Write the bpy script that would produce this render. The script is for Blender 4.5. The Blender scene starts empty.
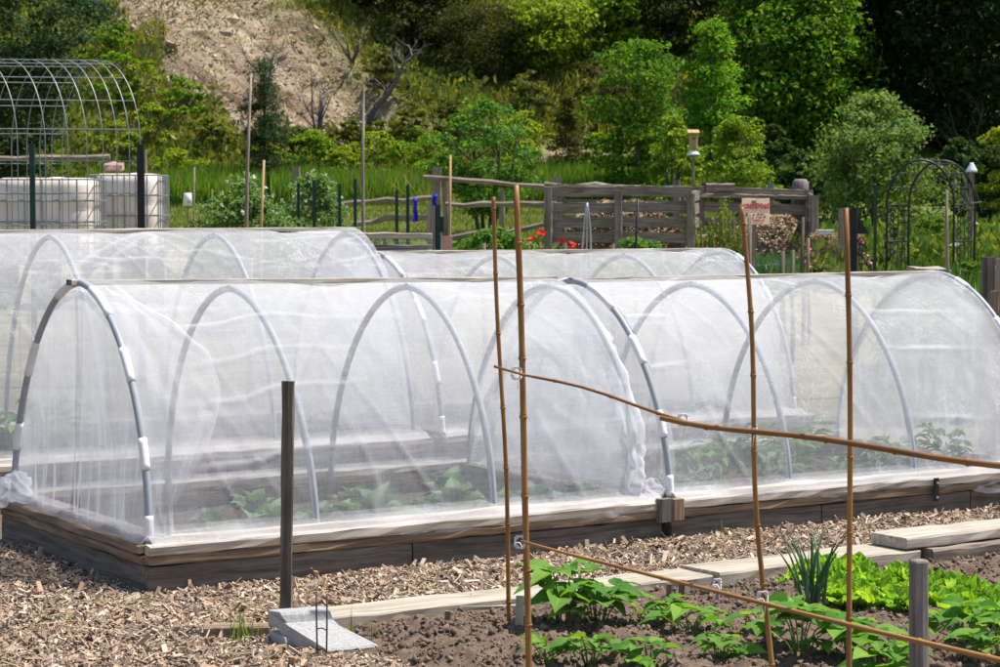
import bpy, math, random
import numpy as np
from mathutils import Vector, Matrix

random.seed(7)
R = np.random.default_rng(11)
scene = bpy.context.scene
COL = scene.collection
PI = math.pi

# ------------------------------------------------------------------ camera
EYE = 1.62
FPX = 2200.0                      # focal length in photograph pixels (1000 wide)
PITCH = math.atan(128.5 / FPX)
cam = bpy.data.cameras.new('camera')
cam.sensor_width = 36.0
cam.lens = FPX / 1000 * 36
cam.clip_start, cam.clip_end = 0.1, 2000
cam.dof.use_dof = True
cam.dof.focus_distance = 9.3
cam.dof.aperture_fstop = 12.0
cam_o = bpy.data.objects.new('camera', cam)
COL.objects.link(cam_o)
cam_o.location = (0, 0, EYE)
cam_o.rotation_euler = (PI / 2 - PITCH, 0, 0)
scene.camera = cam_o


def ray(px, py):
    a, b = (px - 500) / FPX, (333.5 - py) / FPX
    c, s = math.cos(PITCH), math.sin(PITCH)
    return a, c + b * s, -s + b * c


def at(px, py, Y):
    a, y, z = ray(px, py)
    k = Y / y
    return Vector((a * k, Y, EYE + z * k))


def G(px, py, z=0.0):
    a, y, zz = ray(px, py)
    k = (z - EYE) / zz
    return Vector((a * k, y * k, z))


# ------------------------------------------------------------------ noise
def _h(i, j, k, seed):
    n = (i * 374761393 + j * 668265263 + k * 2147483647 + seed * 974711) & 0xFFFFFFFF
    n = ((n ^ (n >> 13)) * 1274126177) & 0xFFFFFFFF
    n = (n ^ (n >> 16)) & 0xFFFF
    return n / 65535.0


def vnoise(x, y, z=0.0, seed=0):
    """value noise, -1..1, numpy arrays"""
    x, y, z = np.broadcast_arrays(np.asarray(x, float), np.asarray(y, float), np.asarray(z, float))
    i, j, k = np.floor(x).astype(np.int64), np.floor(y).astype(np.int64), np.floor(z).astype(np.int64)
    u, v, w = x - i, y - j, z - k
    u, v, w = u * u * (3 - 2 * u), v * v * (3 - 2 * v), w * w * (3 - 2 * w)
    r = 0
    for a in (0, 1):
        for b in (0, 1):
            for c in (0, 1):
                r = r + _h(i + a, j + b, k + c, seed) * (u if a else 1 - u) * (v if b else 1 - v) * (w if c else 1 - w)
    return r * 2 - 1


def fbm(x, y, z=0.0, o=4, seed=0):
    r, a = 0, 1.0
    for q in range(o):
        r = r + a * vnoise(np.asarray(x) * 2 ** q, np.asarray(y) * 2 ** q, np.asarray(z) * 2 ** q, seed + q)
        a *= 0.5
    return r


# ------------------------------------------------------------------ terrain
TY = [-30, 12, 16, 30, 38, 46, 60, 64, 70, 82, 110, 160]
TZ = [0, 0, .10, .42, .60, .92, 1.60, 2.1, 5.4, 12.0, 30., 60.]


def gz(x, y):
    x, y = np.asarray(x, float), np.asarray(y, float)
    z = np.interp(y, TY, TZ)
    f = np.clip((y - 63) / 10, 0, 1)
    z = z + f * (1.1 * fbm(x / 9, y / 9, 0, 3, 5) + .35 * fbm(x / 2.2, y / 3, 0, 2, 9))
    m = np.clip((y - 14) / 8, 0, 1) * (1 - f)
    return z + m * .05 * fbm(x / 3, y / 3, 0, 2, 3)


def hit(px, py, y0=14.0):
    a, yy, zz = ray(px, py)
    Y = np.arange(y0, 140, .1)
    k = Y / yy
    below = (EYE + zz * k) < gz(a * k, Y)
    i = int(np.argmax(below)) if below.any() else len(Y) - 1
    return Vector((a * k[i], Y[i], float(gz(a * k[i], Y[i]))))


# ------------------------------------------------------------------ objects
def tag(o, label=None, cat=None, group=None, kind=None):
    for k, v in (('label', label), ('category', cat), ('group', group), ('kind', kind)):
        if v:
            o[k] = v
    return o


def thing(name, label, cat, loc=(0, 0, 0), rz=0.0, group=None):
    o = bpy.data.objects.new(name, None)
    o.empty_display_size = .1
    COL.objects.link(o)
    o.location = loc
    o.rotation_euler = (0, 0, rz)
    return tag(o, label, cat, group)


def dup(root, loc, rz=0.0, label=None, scale=None, group=None):
    r = root.copy()
    COL.objects.link(r)
    r.location = loc
    r.rotation_euler = (0, 0, rz)
    if scale is not None:
        r.scale = scale if hasattr(scale, '__len__') else (scale,) * 3
    if label:
        r['label'] = label
    if group:
        r['group'] = group
    for ch in list(root.children):
        c = ch.copy()
        COL.objects.link(c)
        c.parent = r
        for g in list(ch.children):
            d = g.copy()
            COL.objects.link(d)
            d.parent = c
    return r


class MB:
    """collects shapes into one mesh"""

    def __init__(self):
        self.v, self.f, self.g, self.d, self.n = [], [], [], [], 0

    def raw(self, verts, faces, g=None, d=None):
        verts = np.asarray(verts, float).reshape(-1, 3)
        self.v.append(verts)
        self.g.append(verts if g is None else np.asarray(g, float))
        self.d.append(np.zeros(len(verts)) if d is None else np.asarray(d, float).ravel())
        if isinstance(faces, np.ndarray):
            self.f.append(faces + self.n)
        else:
            by = {}
            for q in faces:
                by.setdefault(len(q), []).append(q)
            for k, q in by.items():
                self.f.append(np.array(q, dtype=np.int64) + self.n)
        self.n += len(verts)
        return self

    def bar(self, p0, p1, w, h, up=(0, 0, 1), rings=None, rough=.002, ch=.15, taper=1.0, bend=0.0):
        """a board or timber from p0 to p1, w wide, h high, with chamfered uneven edges"""
        p0, p1 = Vector(p0), Vector(p1)
        L = (p1 - p0).length
        x = (p1 - p0).normalized()
        u = Vector(up)
        y = u.cross(x)
        if y.length < 1e-4:
            y = Vector((1, 0, 0)).cross(x)
        y.normalize()
        z = x.cross(y)
        c = min(w, h) * ch
        sec = [(-w / 2, -h / 2 + c), (-w / 2 + c, -h / 2), (w / 2 - c, -h / 2), (w / 2, -h / 2 + c),
               (w / 2, h / 2 - c), (w / 2 - c, h / 2), (-w / 2 + c, h / 2), (-w / 2, h / 2 - c)]
        n = rings or max(2, min(24, int(L / .12) + 2))
        off = R.uniform(-50, 50, 3)
        V, g = [], []
        for i in range(n):
            t = i / (n - 1)
            k = 1 + (taper - 1) * t
            bz = bend * math.sin(PI * t)
            if n > 2:
                e = R.normal(0, rough, (8, 2))
            else:
                e = np.zeros((8, 2))
            for q, (a, b) in enumerate(sec):
                a2, b2 = a * k + e[q][0], b * k + e[q][1] + bz
                V.append(p0 + x * (L * t) + y * a2 + z * b2)
                g.append((L * t + off[0], a + off[1], b + off[2]))
        F = []
        for i in range(n - 1):
            for q in range(8):
                F.append((i * 8 + q, i * 8 + (q + 1) % 8, i * 8 + 8 + (q + 1) % 8, i * 8 + 8 + q))
        F.append(tuple(range(7, -1, -1)))
        F.append(tuple((n - 1) * 8 + q for q in range(8)))
        return self.raw(V, [tuple(reversed(q)) for q in F], g)

    def box(self, c, s, rz=0.0):
        c = Vector(c)
        d = Vector((math.cos(rz), math.sin(rz), 0)) * (s[0] / 2)
        return self.bar(c - d, c + d, s[1], s[2], rough=0, ch=.06, rings=2)

    def tube(self, pts, r, n=8, cap=True, d=None):
        pts = [Vector(p) for p in pts]
        m = len(pts)
        rr = [r] * m if not hasattr(r, '__len__') else list(r)
        V, g = [], []
        ref = None
        dist = 0
        off = R.uniform(-50, 50, 3)
        for i, p in enumerate(pts):
            t = (pts[min(i + 1, m - 1)] - pts[max(i - 1, 0)]).normalized()
            if ref is None:
                ref = t.orthogonal().normalized()
            ref = (ref - t * ref.dot(t))
            if ref.length < 1e-6:
                ref = t.orthogonal()
            ref.normalize()
            b = t.cross(ref)
            if i:
                dist += (p - pts[i - 1]).length
            for q in range(n):
                a = 2 * PI * q / n
                V.append(p + ref * (math.cos(a) * rr[i]) + b * (math.sin(a) * rr[i]))
                g.append((dist + off[0], math.cos(a) * rr[i] + off[1], math.sin(a) * rr[i] + off[2]))
        F = [(i * n + q, i * n + (q + 1) % n, (i + 1) * n + (q + 1) % n, (i + 1) * n + q)
             for i in range(m - 1) for q in range(n)]
        if cap:
            F.append(tuple(range(n - 1, -1, -1)))
            F.append(tuple((m - 1) * n + q for q in range(n)))
        return self.raw(V, F, g, None if d is None else np.full(len(V), d))

    def lathe(self, prof, c=(0, 0, 0), n=16):
        V = [(c[0] + r * math.cos(2 * PI * q / n), c[1] + r * math.sin(2 * PI * q / n), c[2] + z) for r, z in prof for q in range(n)]
        F = [(i * n + q, i * n + (q + 1) % n, (i + 1) * n + (q + 1) % n, (i + 1) * n + q)
             for i in range(len(prof) - 1) for q in range(n)]
        F.append(tuple(range(n - 1, -1, -1)))
        F.append(tuple((len(prof) - 1) * n + q for q in range(n)))
        return self.raw(V, F)

    def grid(self, P, d=None, g=None):
        """P: (m, n, 3) array"""
        m, n = P.shape[:2]
        i = np.arange(m * n).reshape(m, n)
        F = np.stack([i[:-1, :-1], i[1:, :-1], i[1:, 1:], i[:-1, 1:]], -1).reshape(-1, 4)
        return self.raw(P.reshape(-1, 3), F, None if g is None else g.reshape(-1, 3), d)

    def leaves(self, c, nrm, size, aspect=.55, along=None, fold=0.0):
        """one four-cornered leaf per centre"""
        c = np.asarray(c, float)
        N = len(c)
        nrm = nrm / (np.linalg.norm(nrm, axis=1, keepdims=True) + 1e-9)
        r = R.normal(size=(N, 3)) if along is None else along
        t = r - nrm * (r * nrm).sum(1, keepdims=True)
        t /= np.linalg.norm(t, axis=1, keepdims=True) + 1e-9
        b = np.cross(nrm, t)
        s = np.broadcast_to(np.asarray(size, float), (N,))[:, None]
        V = np.stack([c - t * s * .5, c + b * s * aspect * .5 + nrm * s * fold - t * s * .08, c + t * s * .5,
                      c - b * s * aspect * .5 + nrm * s * fold - t * s * .08], 1)
        F = np.arange(N * 4).reshape(N, 4)
        return self.raw(V.reshape(-1, 3), F)

    def mesh(self, name, mat, smooth=False):
        v = np.concatenate(self.v).astype(np.float32)
        me = bpy.data.meshes.new(name)
        me.vertices.add(len(v))
        me.vertices.foreach_set('co', v.ravel())
        tot = np.concatenate([np.full(len(f), f.shape[1]) for f in self.f])
        idx = np.concatenate([f.ravel() for f in self.f]).astype(np.int32)
        me.loops.add(len(idx))
        me.loops.foreach_set('vertex_index', idx)
        me.polygons.add(len(tot))
        st = np.concatenate([[0], np.cumsum(tot)[:-1]]).astype(np.int32)
        me.polygons.foreach_set('loop_start', st)
        me.polygons.foreach_set('loop_total', tot.astype(np.int32))
        at_ = me.attributes.new('g', 'FLOAT_VECTOR', 'POINT')
        at_.data.foreach_set('vector', np.concatenate(self.g).astype(np.float32).ravel())
        d_ = me.attributes.new('dens', 'FLOAT', 'POINT')
        d_.data.foreach_set('value', np.concatenate(self.d).astype(np.float32))
        me.update(calc_edges=True)
        me.validate()
        me.polygons.foreach_set('use_smooth', np.full(len(me.polygons), bool(smooth)))
        me.materials.append(mat)
        return me

    def build(self, name, mat, parent=None, smooth=False, loc=None):
        o = bpy.data.objects.new(name, self.mesh(name, mat, smooth))
        COL.objects.link(o)
        if parent:
            o.parent = parent
        if loc is not None:
            o.location = loc
        return o


def solo(name, mb, mat, label, cat, loc=(0, 0, 0), rz=0.0, group=None, smooth=False):
    o = mb.build(name, mat, None, smooth)
    o.location = loc
    o.rotation_euler = (0, 0, rz)
    return tag(o, label, cat, group)


# ------------------------------------------------------------------ materials
def newmat(name):
    m = bpy.data.materials.new(name)
    m.use_nodes = True
    nt = m.node_tree
    nt.nodes.clear()
    out = nt.nodes.new('ShaderNodeOutputMaterial')
    return m, nt, out


def nd(nt, typ, **kw):
    n = nt.nodes.new(typ)
    for k, v in kw.items():
        if k.startswith('i_'):
            key = k[2:].replace('_', ' ')
            n.inputs[int(key) if key.isdigit() else key].default_value = v
        else:
            setattr(n, k, v)
    return n


def ramp(nt, stops, fac=None):
    n = nt.nodes.new('ShaderNodeValToRGB')
    e = n.color_ramp.elements
    while len(e) < len(stops):
        e.new(.5)
    for q, (p, c) in zip(e, stops):
        q.position = p
        q.color = (*c, 1)
    if fac is not None:
        nt.links.new(fac, n.inputs[0])
    return n


def hsv_var(nt, col_out, fac, v=.3, h=.03):
    """vary the value and hue of a colour by a 0..1 factor"""
    hs = nd(nt, 'ShaderNodeHueSaturation')
    a = nd(nt, 'ShaderNodeMapRange', i_3=1 - v, i_4=1 + v)
    nt.links.new(fac, a.inputs[0])
    nt.links.new(a.outputs[0], hs.inputs['Value'])
    b = nd(nt, 'ShaderNodeMapRange', i_3=.5 + h, i_4=.5 - h)
    nt.links.new(fac, b.inputs[0])
    nt.links.new(b.outputs[0], hs.inputs['Hue'])
    nt.links.new(col_out, hs.inputs['Color'])
    return hs


def plain(name, c, rough=.7, metal=0.0, var=.25, scale=8.0, spec=.3, bump=.0):
    m, nt, out = newmat(name)
    co = nd(nt, 'ShaderNodeTexCoord')
    no = nd(nt, 'ShaderNodeTexNoise', i_Scale=scale, i_Detail=6.0, i_Roughness=.65)
    nt.links.new(co.outputs['Object'], no.inputs['Vector'])
    lo, hi = [x * (1 - var) for x in c], [min(1, x * (1 + var)) for x in c]
    r = ramp(nt, [(.3, lo), (.7, hi)], no.outputs[0])
    p = nd(nt, 'ShaderNodeBsdfPrincipled', i_Roughness=rough, i_Metallic=metal)
    p.inputs['Specular IOR Level'].default_value = spec
    nt.links.new(r.outputs[0], p.inputs['Base Color'])
    if bump:
        n2 = nd(nt, 'ShaderNodeTexNoise', i_Scale=scale * 9, i_Detail=4.0)
        nt.links.new(co.outputs['Object'], n2.inputs['Vector'])
        b = nd(nt, 'ShaderNodeBump', i_Strength=bump, i_Distance=.01)
        nt.links.new(n2.outputs[0], b.inputs['Height'])
        nt.links.new(b.outputs[0], p.inputs['Normal'])
    nt.links.new(p.outputs[0], out.inputs[0])
    return m


def wood(name, dark, light, fleck=(.02, .018, .015), rough=.85, knots=True, stain=None, gs=1.0):
    """weathered timber, grain running along the attribute g.x"""
    m, nt, out = newmat(name)
    a = nd(nt, 'ShaderNodeAttribute', attribute_name='g')
    mp = nd(nt, 'ShaderNodeMapping')
    mp.inputs['Scale'].default_value = (1.6 * gs, 38 * gs, 38 * gs)
    nt.links.new(a.outputs['Vector'], mp.inputs[0])
    n1 = nd(nt, 'ShaderNodeTexNoise', i_Scale=1.0, i_Detail=8.0, i_Roughness=.7, i_Distortion=.6)
    nt.links.new(mp.outputs[0], n1.inputs['Vector'])
    r1 = ramp(nt, [(.25, fleck), (.42, dark), (.68, light)], n1.outputs[0])
    mp2 = nd(nt, 'ShaderNodeMapping')
    mp2.inputs['Scale'].default_value = (2.2, 7, 7)
    nt.links.new(a.outputs['Vector'], mp2.inputs[0])
    n2 = nd(nt, 'ShaderNodeTexNoise', i_Scale=1.3, i_Detail=5.0, i_Roughness=.6)
    nt.links.new(mp2.outputs[0], n2.inputs['Vector'])
    st = stain or [x * .45 for x in dark]
    mx = nd(nt, 'ShaderNodeMixRGB', blend_type='MIX')
    r2 = ramp(nt, [(.5, (0, 0, 0)), (.72, (.75, .75, .75))], n2.outputs[0])
    nt.links.new(r2.outputs[0], mx.inputs[0])
    nt.links.new(r1.outputs[0], mx.inputs[1])
    mx.inputs[2].default_value = (*st, 1)
    p = nd(nt, 'ShaderNodeBsdfPrincipled', i_Roughness=rough)
    p.inputs['Specular IOR Level'].default_value = .2
    nt.links.new(mx.outputs[0], p.inputs['Base Color'])
    b = nd(nt, 'ShaderNodeBump', i_Strength=.5, i_Distance=.004)
    nt.links.new(n1.outputs[0], b.inputs['Height'])
    nt.links.new(b.outputs[0], p.inputs['Normal'])
    nt.links.new(p.outputs[0], out.inputs[0])
    return m


def foliage(name, c, trans=.4, v=.45, h=.035, rough=.5, spec=.35, tcol=None, veins=False):
    """leaves: each leaf its own shade, part of the light passing through"""
    m, nt, out = newmat(name)
    ge = nd(nt, 'ShaderNodeNewGeometry')
    rgb = nd(nt, 'ShaderNodeRGB')
    rgb.outputs[0].default_value = (*c, 1)
    hs = hsv_var(nt, rgb.outputs[0], ge.outputs['Random Per Island'], v, h)
    bump = None
    if veins:
        # midrib and side veins in leaf coordinates, with blotches of paler green
        at_ = nd(nt, 'ShaderNodeAttribute', attribute_name='g')
        sx = nd(nt, 'ShaderNodeSeparateXYZ')
        nt.links.new(at_.outputs['Vector'], sx.inputs[0])
        ab = nd(nt, 'ShaderNodeMath', operation='ABSOLUTE')
        nt.links.new(sx.outputs[1], ab.inputs[0])
        rib = nd(nt, 'ShaderNodeMapRange', i_1=.09, i_2=.02)
        nt.links.new(ab.outputs[0], rib.inputs[0])
        t7 = nd(nt, 'ShaderNodeMath', operation='MULTIPLY', i_1=7.0)
        nt.links.new(sx.outputs[0], t7.inputs[0])
        tq = nd(nt, 'ShaderNodeMath', operation='MULTIPLY_ADD', i_1=-2.2)
        nt.links.new(ab.outputs[0], tq.inputs[0])
        nt.links.new(t7.outputs[0], tq.inputs[2])
        pp_ = nd(nt, 'ShaderNodeMath', operation='PINGPONG', i_1=.5)
        nt.links.new(tq.outputs[0], pp_.inputs[0])
        sd_ = nd(nt, 'ShaderNodeMapRange', i_1=.09, i_2=.0, i_4=.7)
        nt.links.new(pp_.outputs[0], sd_.inputs[0])
        mxv = nd(nt, 'ShaderNodeMath', operation='MAXIMUM')
        nt.links.new(rib.outputs[0], mxv.inputs[0])
        nt.links.new(sd_.outputs[0], mxv.inputs[1])
        co = nd(nt, 'ShaderNodeTexCoord')
        no = nd(nt, 'ShaderNodeTexNoise', i_Scale=26.0, i_Detail=4.0)
        nt.links.new(co.outputs['Object'], no.inputs['Vector'])
        ad = nd(nt, 'ShaderNodeMath', operation='MULTIPLY_ADD', i_1=.55, i_2=.72)
        nt.links.new(no.outputs[0], ad.inputs[0])
        ad2 = nd(nt, 'ShaderNodeMath', operation='MULTIPLY_ADD', i_1=.45)
        nt.links.new(mxv.outputs[0], ad2.inputs[0])
        nt.links.new(ad.outputs[0], ad2.inputs[2])
        h2 = nd(nt, 'ShaderNodeHueSaturation')
        nt.links.new(ad2.outputs[0], h2.inputs['Value'])
        nt.links.new(hs.outputs[0], h2.inputs['Color'])
        hs = h2
        bump = nd(nt, 'ShaderNodeBump', i_Strength=.5, i_Distance=.003)
        bump.invert = True
        nt.links.new(mxv.outputs[0], bump.inputs['Height'])
    p = nd(nt, 'ShaderNodeBsdfPrincipled', i_Roughness=rough)
    p.inputs['Specular IOR Level'].default_value = spec
    nt.links.new(hs.outputs[0], p.inputs['Base Color'])
    if bump:
        nt.links.new(bump.outputs[0], p.inputs['Normal'])
    t = nd(nt, 'ShaderNodeBsdfTranslucent')
    tc = nd(nt, 'ShaderNodeMixRGB', blend_type='MULTIPLY', i_0=1.0)
    tc.inputs[2].default_value = (*(tcol or (1.35, 1.25, .45)), 1)
    nt.links.new(hs.outputs[0], tc.inputs[1])
    nt.links.new(tc.outputs[0], t.inputs[0])
    mx = nd(nt, 'ShaderNodeMixShader', i_0=trans)
    nt.links.new(p.outputs[0], mx.inputs[1])
    nt.links.new(t.outputs[0], mx.inputs[2])
    nt.links.new(mx.outputs[0], out.inputs[0])
    return m


def netting(name, base=.4, col=(.86, .87, .9), crinkle=.1):
    """fine white insect netting: the weave lets part of the light straight through"""
    m, nt, out = newmat(name)
    co = nd(nt, 'ShaderNodeTexCoord')
    at_ = nd(nt, 'ShaderNodeAttribute', attribute_name='dens')
    n1 = nd(nt, 'ShaderNodeTexNoise', i_Scale=3.2, i_Detail=7.0, i_Roughness=.68, i_Distortion=.7)
    nt.links.new(co.outputs['Object'], n1.inputs['Vector'])
    n2 = nd(nt, 'ShaderNodeTexNoise', i_Scale=85.0, i_Detail=2.0)
    nt.links.new(co.outputs['Object'], n2.inputs['Vector'])
    m1 = nd(nt, 'ShaderNodeMath', operation='MULTIPLY_ADD', i_1=.34, i_2=base - .17)
    nt.links.new(n1.outputs[0], m1.inputs[0])
    # threads running along and across the cloth
    prev = m1.outputs[0]
    for sc_, amp in (((3, 75, 75), .17), ((75, 5, 5), .14), ((60, 60, 60), .08)):
        mp_ = nd(nt, 'ShaderNodeMapping')
        mp_.inputs['Scale'].default_value = sc_
        nt.links.new(co.outputs['Object'], mp_.inputs[0])
        nn = nd(nt, 'ShaderNodeTexNoise', i_Scale=1.0, i_Detail=3.0, i_Roughness=.7)
        nt.links.new(mp_.outputs[0], nn.inputs['Vector'])
        ms = nd(nt, 'ShaderNodeMath', operation='SUBTRACT', i_1=.5)
        nt.links.new(nn.outputs[0], ms.inputs[0])
        m2 = nd(nt, 'ShaderNodeMath', operation='MULTIPLY_ADD', i_1=amp)
        nt.links.new(ms.outputs[0], m2.inputs[0])
        nt.links.new(prev, m2.inputs[2])
        prev = m2.outputs[0]
    m3 = nd(nt, 'ShaderNodeMath', operation='ADD', use_clamp=True)
    nt.links.new(m2.outputs[0], m3.inputs[0])
    nt.links.new(at_.outputs['Fac'], m3.inputs[1])
    # crinkles pressed into the cloth: thin lines where it lies double
    n3 = nd(nt, 'ShaderNodeTexNoise', i_Scale=4.0, i_Detail=3.0)
    nt.links.new(co.outputs['Object'], n3.inputs['Vector'])
    vm = nd(nt, 'ShaderNodeVectorMath', operation='MULTIPLY_ADD')
    vm.inputs[1].default_value = (.35, .35, .35)
    nt.links.new(n3.outputs[1], vm.inputs[0])
    nt.links.new(co.outputs['Object'], vm.inputs[2])
    vo = nd(nt, 'ShaderNodeTexNoise', i_Scale=11.0, i_Detail=2.5, i_Distortion=1.3)
    nt.links.new(vm.outputs[0], vo.inputs['Vector'])
    va = nd(nt, 'ShaderNodeMath', operation='SUBTRACT', i_1=.5)
    nt.links.new(vo.outputs[0], va.inputs[0])
    vb = nd(nt, 'ShaderNodeMath', operation='ABSOLUTE')
    nt.links.new(va.outputs[0], vb.inputs[0])
    vr = nd(nt, 'ShaderNodeMapRange', i_1=.0, i_2=.034, i_3=crinkle, i_4=0.0)
    nt.links.new(vb.outputs[0], vr.inputs[0])
    n4 = nd(nt, 'ShaderNodeTexNoise', i_Scale=3.4, i_Detail=4.0)
    nt.links.new(co.outputs['Object'], n4.inputs['Vector'])
    v4 = nd(nt, 'ShaderNodeMapRange', i_1=.46, i_2=.66)
    nt.links.new(n4.outputs[0], v4.inputs[0])
    v5 = nd(nt, 'ShaderNodeMath', operation='MULTIPLY')
    nt.links.new(vr.outputs[0], v5.inputs[0])
    nt.links.new(v4.outputs[0], v5.inputs[1])
    v6 = nd(nt, 'ShaderNodeMath', operation='ADD', use_clamp=True)
    nt.links.new(m3.outputs[0], v6.inputs[0])
    nt.links.new(v5.outputs[0], v6.inputs[1])
    m3 = v6
    d = nd(nt, 'ShaderNodeBsdfDiffuse')
    d.inputs[0].default_value = (*col, 1)
    t = nd(nt, 'ShaderNodeBsdfTranslucent')
    t.inputs[0].default_value = (*col, 1)
    mx = nd(nt, 'ShaderNodeMixShader', i_0=.5)
    nt.links.new(d.outputs[0], mx.inputs[1])
    nt.links.new(t.outputs[0], mx.inputs[2])
    tr = nd(nt, 'ShaderNodeBsdfTransparent')
    m4 = nd(nt, 'ShaderNodeMixShader')
    nt.links.new(m3.outputs[0], m4.inputs[0])
    nt.links.new(tr.outputs[0], m4.inputs[1])
    nt.links.new(mx.outputs[0], m4.inputs[2])
    nt.links.new(m4.outputs[0], out.inputs[0])
    return m


def island_mix(name, cols, rough=.85, noise=0.0, spec=.25):
    """every separate piece takes its own colour from a ramp"""
    m, nt, out = newmat(name)
    ge = nd(nt, 'ShaderNodeNewGeometry')
    k = len(cols)
    r = ramp(nt, [(i / (k - 1), c) for i, c in enumerate(cols)], ge.outputs['Random Per Island'])
    p = nd(nt, 'ShaderNodeBsdfPrincipled', i_Roughness=rough)
    p.inputs['Specular IOR Level'].default_value = spec
    nt.links.new(r.outputs[0], p.inputs['Base Color'])
    nt.links.new(p.outputs[0], out.inputs[0])
    return m


M = {
    'board_dark': wood('weathered_dark_board', (.105, .088, .073), (.25, .21, .175), stain=(.06, .05, .043)),
    'board_brown': wood('brown_board', (.17, .115, .075), (.40, .28, .185), stain=(.09, .065, .048)),
    'board_pale': wood('pale_board', (.33, .28, .225), (.60, .53, .44), stain=(.2, .16, .13), fleck=(.1, .08, .065)),
    'plank': wood('grey_plank', (.30, .26, .20), (.54, .475, .375), stain=(.22, .18, .14), fleck=(.10, .085, .07)),
    'grey_wood': wood('grey_fence_wood', (.185, .145, .11), (.43, .355, .28), stain=(.10, .078, .06)),
    'old_post': wood('old_post', (.10, .08, .063), (.24, .195, .155), stain=(.06, .05, .042)),
    'stump_post': wood('stump_post', (.16, .135, .115), (.34, .30, .265), stain=(.085, .065, .055)),
    'bamboo': wood('bamboo', (.27, .12, .038), (.43, .225, .075), fleck=(.14, .07, .03), rough=.42, stain=(.16, .075, .03), gs=.6),
    'tan_wood': wood('tan_wood', (.40, .26, .13), (.58, .40, .21), stain=(.3, .19, .1), fleck=(.25, .15, .08)),
    'pvc': plain('grey_pvc_pipe', (.34, .355, .385), .45, var=.12, scale=14),
    'pvc_white': plain('white_pvc_clip', (.80, .80, .79), .4, var=.06),
    'net': netting('white_insect_netting', .31, (.86, .862, .88), crinkle=.14),
    'net_crinkled': netting('crinkled_insect_netting', .34, (.85, .852, .87), crinkle=.40),
    'net_thick': netting('gathered_insect_netting', .60),
    'soil_bed': plain('bed_soil', (.075, .055, .04), .95, var=.5, scale=30, bump=.6),
    'green_steel': plain('dark_green_steel', (.012, .045, .032), .5, var=.3),
    'black_steel': plain('black_steel', (.014, .014, .016), .45, var=.3),
    'galv': plain('galvanised_wire', (.46, .48, .50), .4, .55, var=.15),
    'wire_grey': plain('dull_grey_wire', (.25, .27, .27), .5, .3, var=.2),
    'tote': plain('milky_tote_plastic', (.76, .66, .58), .5, var=.14, scale=2.6),
    'concrete': plain('concrete', (.46, .45, .43), .9, var=.34, scale=130, bump=.6),
    'rust': plain('rusty_wire', (.07, .05, .045), .7, var=.4),
    'string': plain('white_string', (.78, .76, .74), .8, var=.08),
    'trunk': wood('tree_bark', (.07, .058, .047), (.17, .145, .12), gs=.15),
    'bare': wood('bare_branch', (.10, .085, .075), (.20, .18, .165), gs=.2),
    'red': island_mix('poppy_red', [(.75, .03, .015), (.85, .07, .03), (.7, .02, .02)], .6),
    'pink': island_mix('pink_petals', [(.75, .16, .3), (.8, .35, .42), (.7, .12, .22)], .6),
    'blue': plain('blue_ribbon', (.035, .03, .55), .5, var=.2),
    'white': plain('white_paint', (.8, .8, .79), .5, var=.05),
    'straw': island_mix('straw', [(.36, .25, .11), (.55, .40, .2), (.66, .52, .3)], .8),
    'compost': island_mix('compost_scraps', [(.17, .11, .065), (.38, .26, .16), (.54, .40, .25), (.10, .065, .042)], .9),
    'chips': island_mix('wood_chips', [(.19, .125, .08), (.40, .275, .175), (.54, .39, .26), (.25, .18, .125), (.64, .51, .38), (.16, .11, .075), (.46, .32, .21), (.12, .088, .066), (.34, .25, .185), (.76, .64, .51)], .85),
    'terracotta': plain('pink_board', (.62, .33, .25), .8, var=.15),
    'brick': plain('pinkish_stone', (.36, .24, .2), .85, var=.3),
    'stem': plain('green_stem', (.13, .2, .05), .6, var=.3, scale=20),
    'bean': foliage('bean_leaf', (.15, .31, .045), .45, .35, .03, .62, .2, None, True),
    'cabbage': foliage('cabbage_leaf', (.15, .25, .13), .25, .3, .02, .6, .2, None, True),
    'pepper': foliage('pepper_leaf', (.08, .19, .05), .3, .4, .03, .5, .3, None, True),
    'lettuce': foliage('lettuce_leaf', (.25, .46, .05), .5, .3, .03, .55, .25, None, True),
    'onion': foliage('onion_leaf', (.10, .21, .085), .25, .5, .05),
    'weed': foliage('weed_blade', (.13, .23, .04), .35, .45, .04),
    'tall_grass': foliage('tall_grass', (.125, .26, .022), .45, .5, .05),
    'scrub': foliage('scrub_leaf', (.17, .22, .035), .35, .55, .05),
    'dry': foliage('dry_grass', (.29, .235, .09), .3, .45, .03),
    'garden_mix': foliage('garden_greens', (.10, .19, .03), .35, .55, .05),
    'ribbon_leaf': foliage('strap_leaf', (.10, .21, .03), .35, .5, .04),
    'flower_white': foliage('white_blossom', (.6, .62, .55), .3, .2),
}
# ------------------------------------------------------------------ light
world = bpy.data.worlds.new('World')
scene.world = world
world.use_nodes = True
wn = world.node_tree
bg = wn.nodes['Background']
sky = wn.nodes.new('ShaderNodeTexSky')
sky.sky_type = 'NISHITA'
sky.sun_disc = False
SUN = Vector((.40, .11, .91)).normalized()
sky.sun_elevation = math.asin(SUN.z)
sky.sun_rotation = math.atan2(SUN.x, SUN.y)
wn.links.new(sky.outputs[0], bg.inputs[0])
bg.inputs[1].default_value = .115
sl = bpy.data.lights.new('sun', 'SUN')
sl.energy = 5.0
sl.angle = math.radians(.53)
sl.color = (1, .955, .89)
so = bpy.data.objects.new('sun', sl)
COL.objects.link(so)
so.rotation_euler = (-SUN).to_track_quat('-Z', 'Y').to_euler()
so.location = SUN * 40
vs = scene.view_settings
vs.view_transform = 'Standard'
vs.look = 'None'
vs.exposure = 0.55
vs.gamma = 1.0
scene.cycles.transparent_max_bounces = 40
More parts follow.
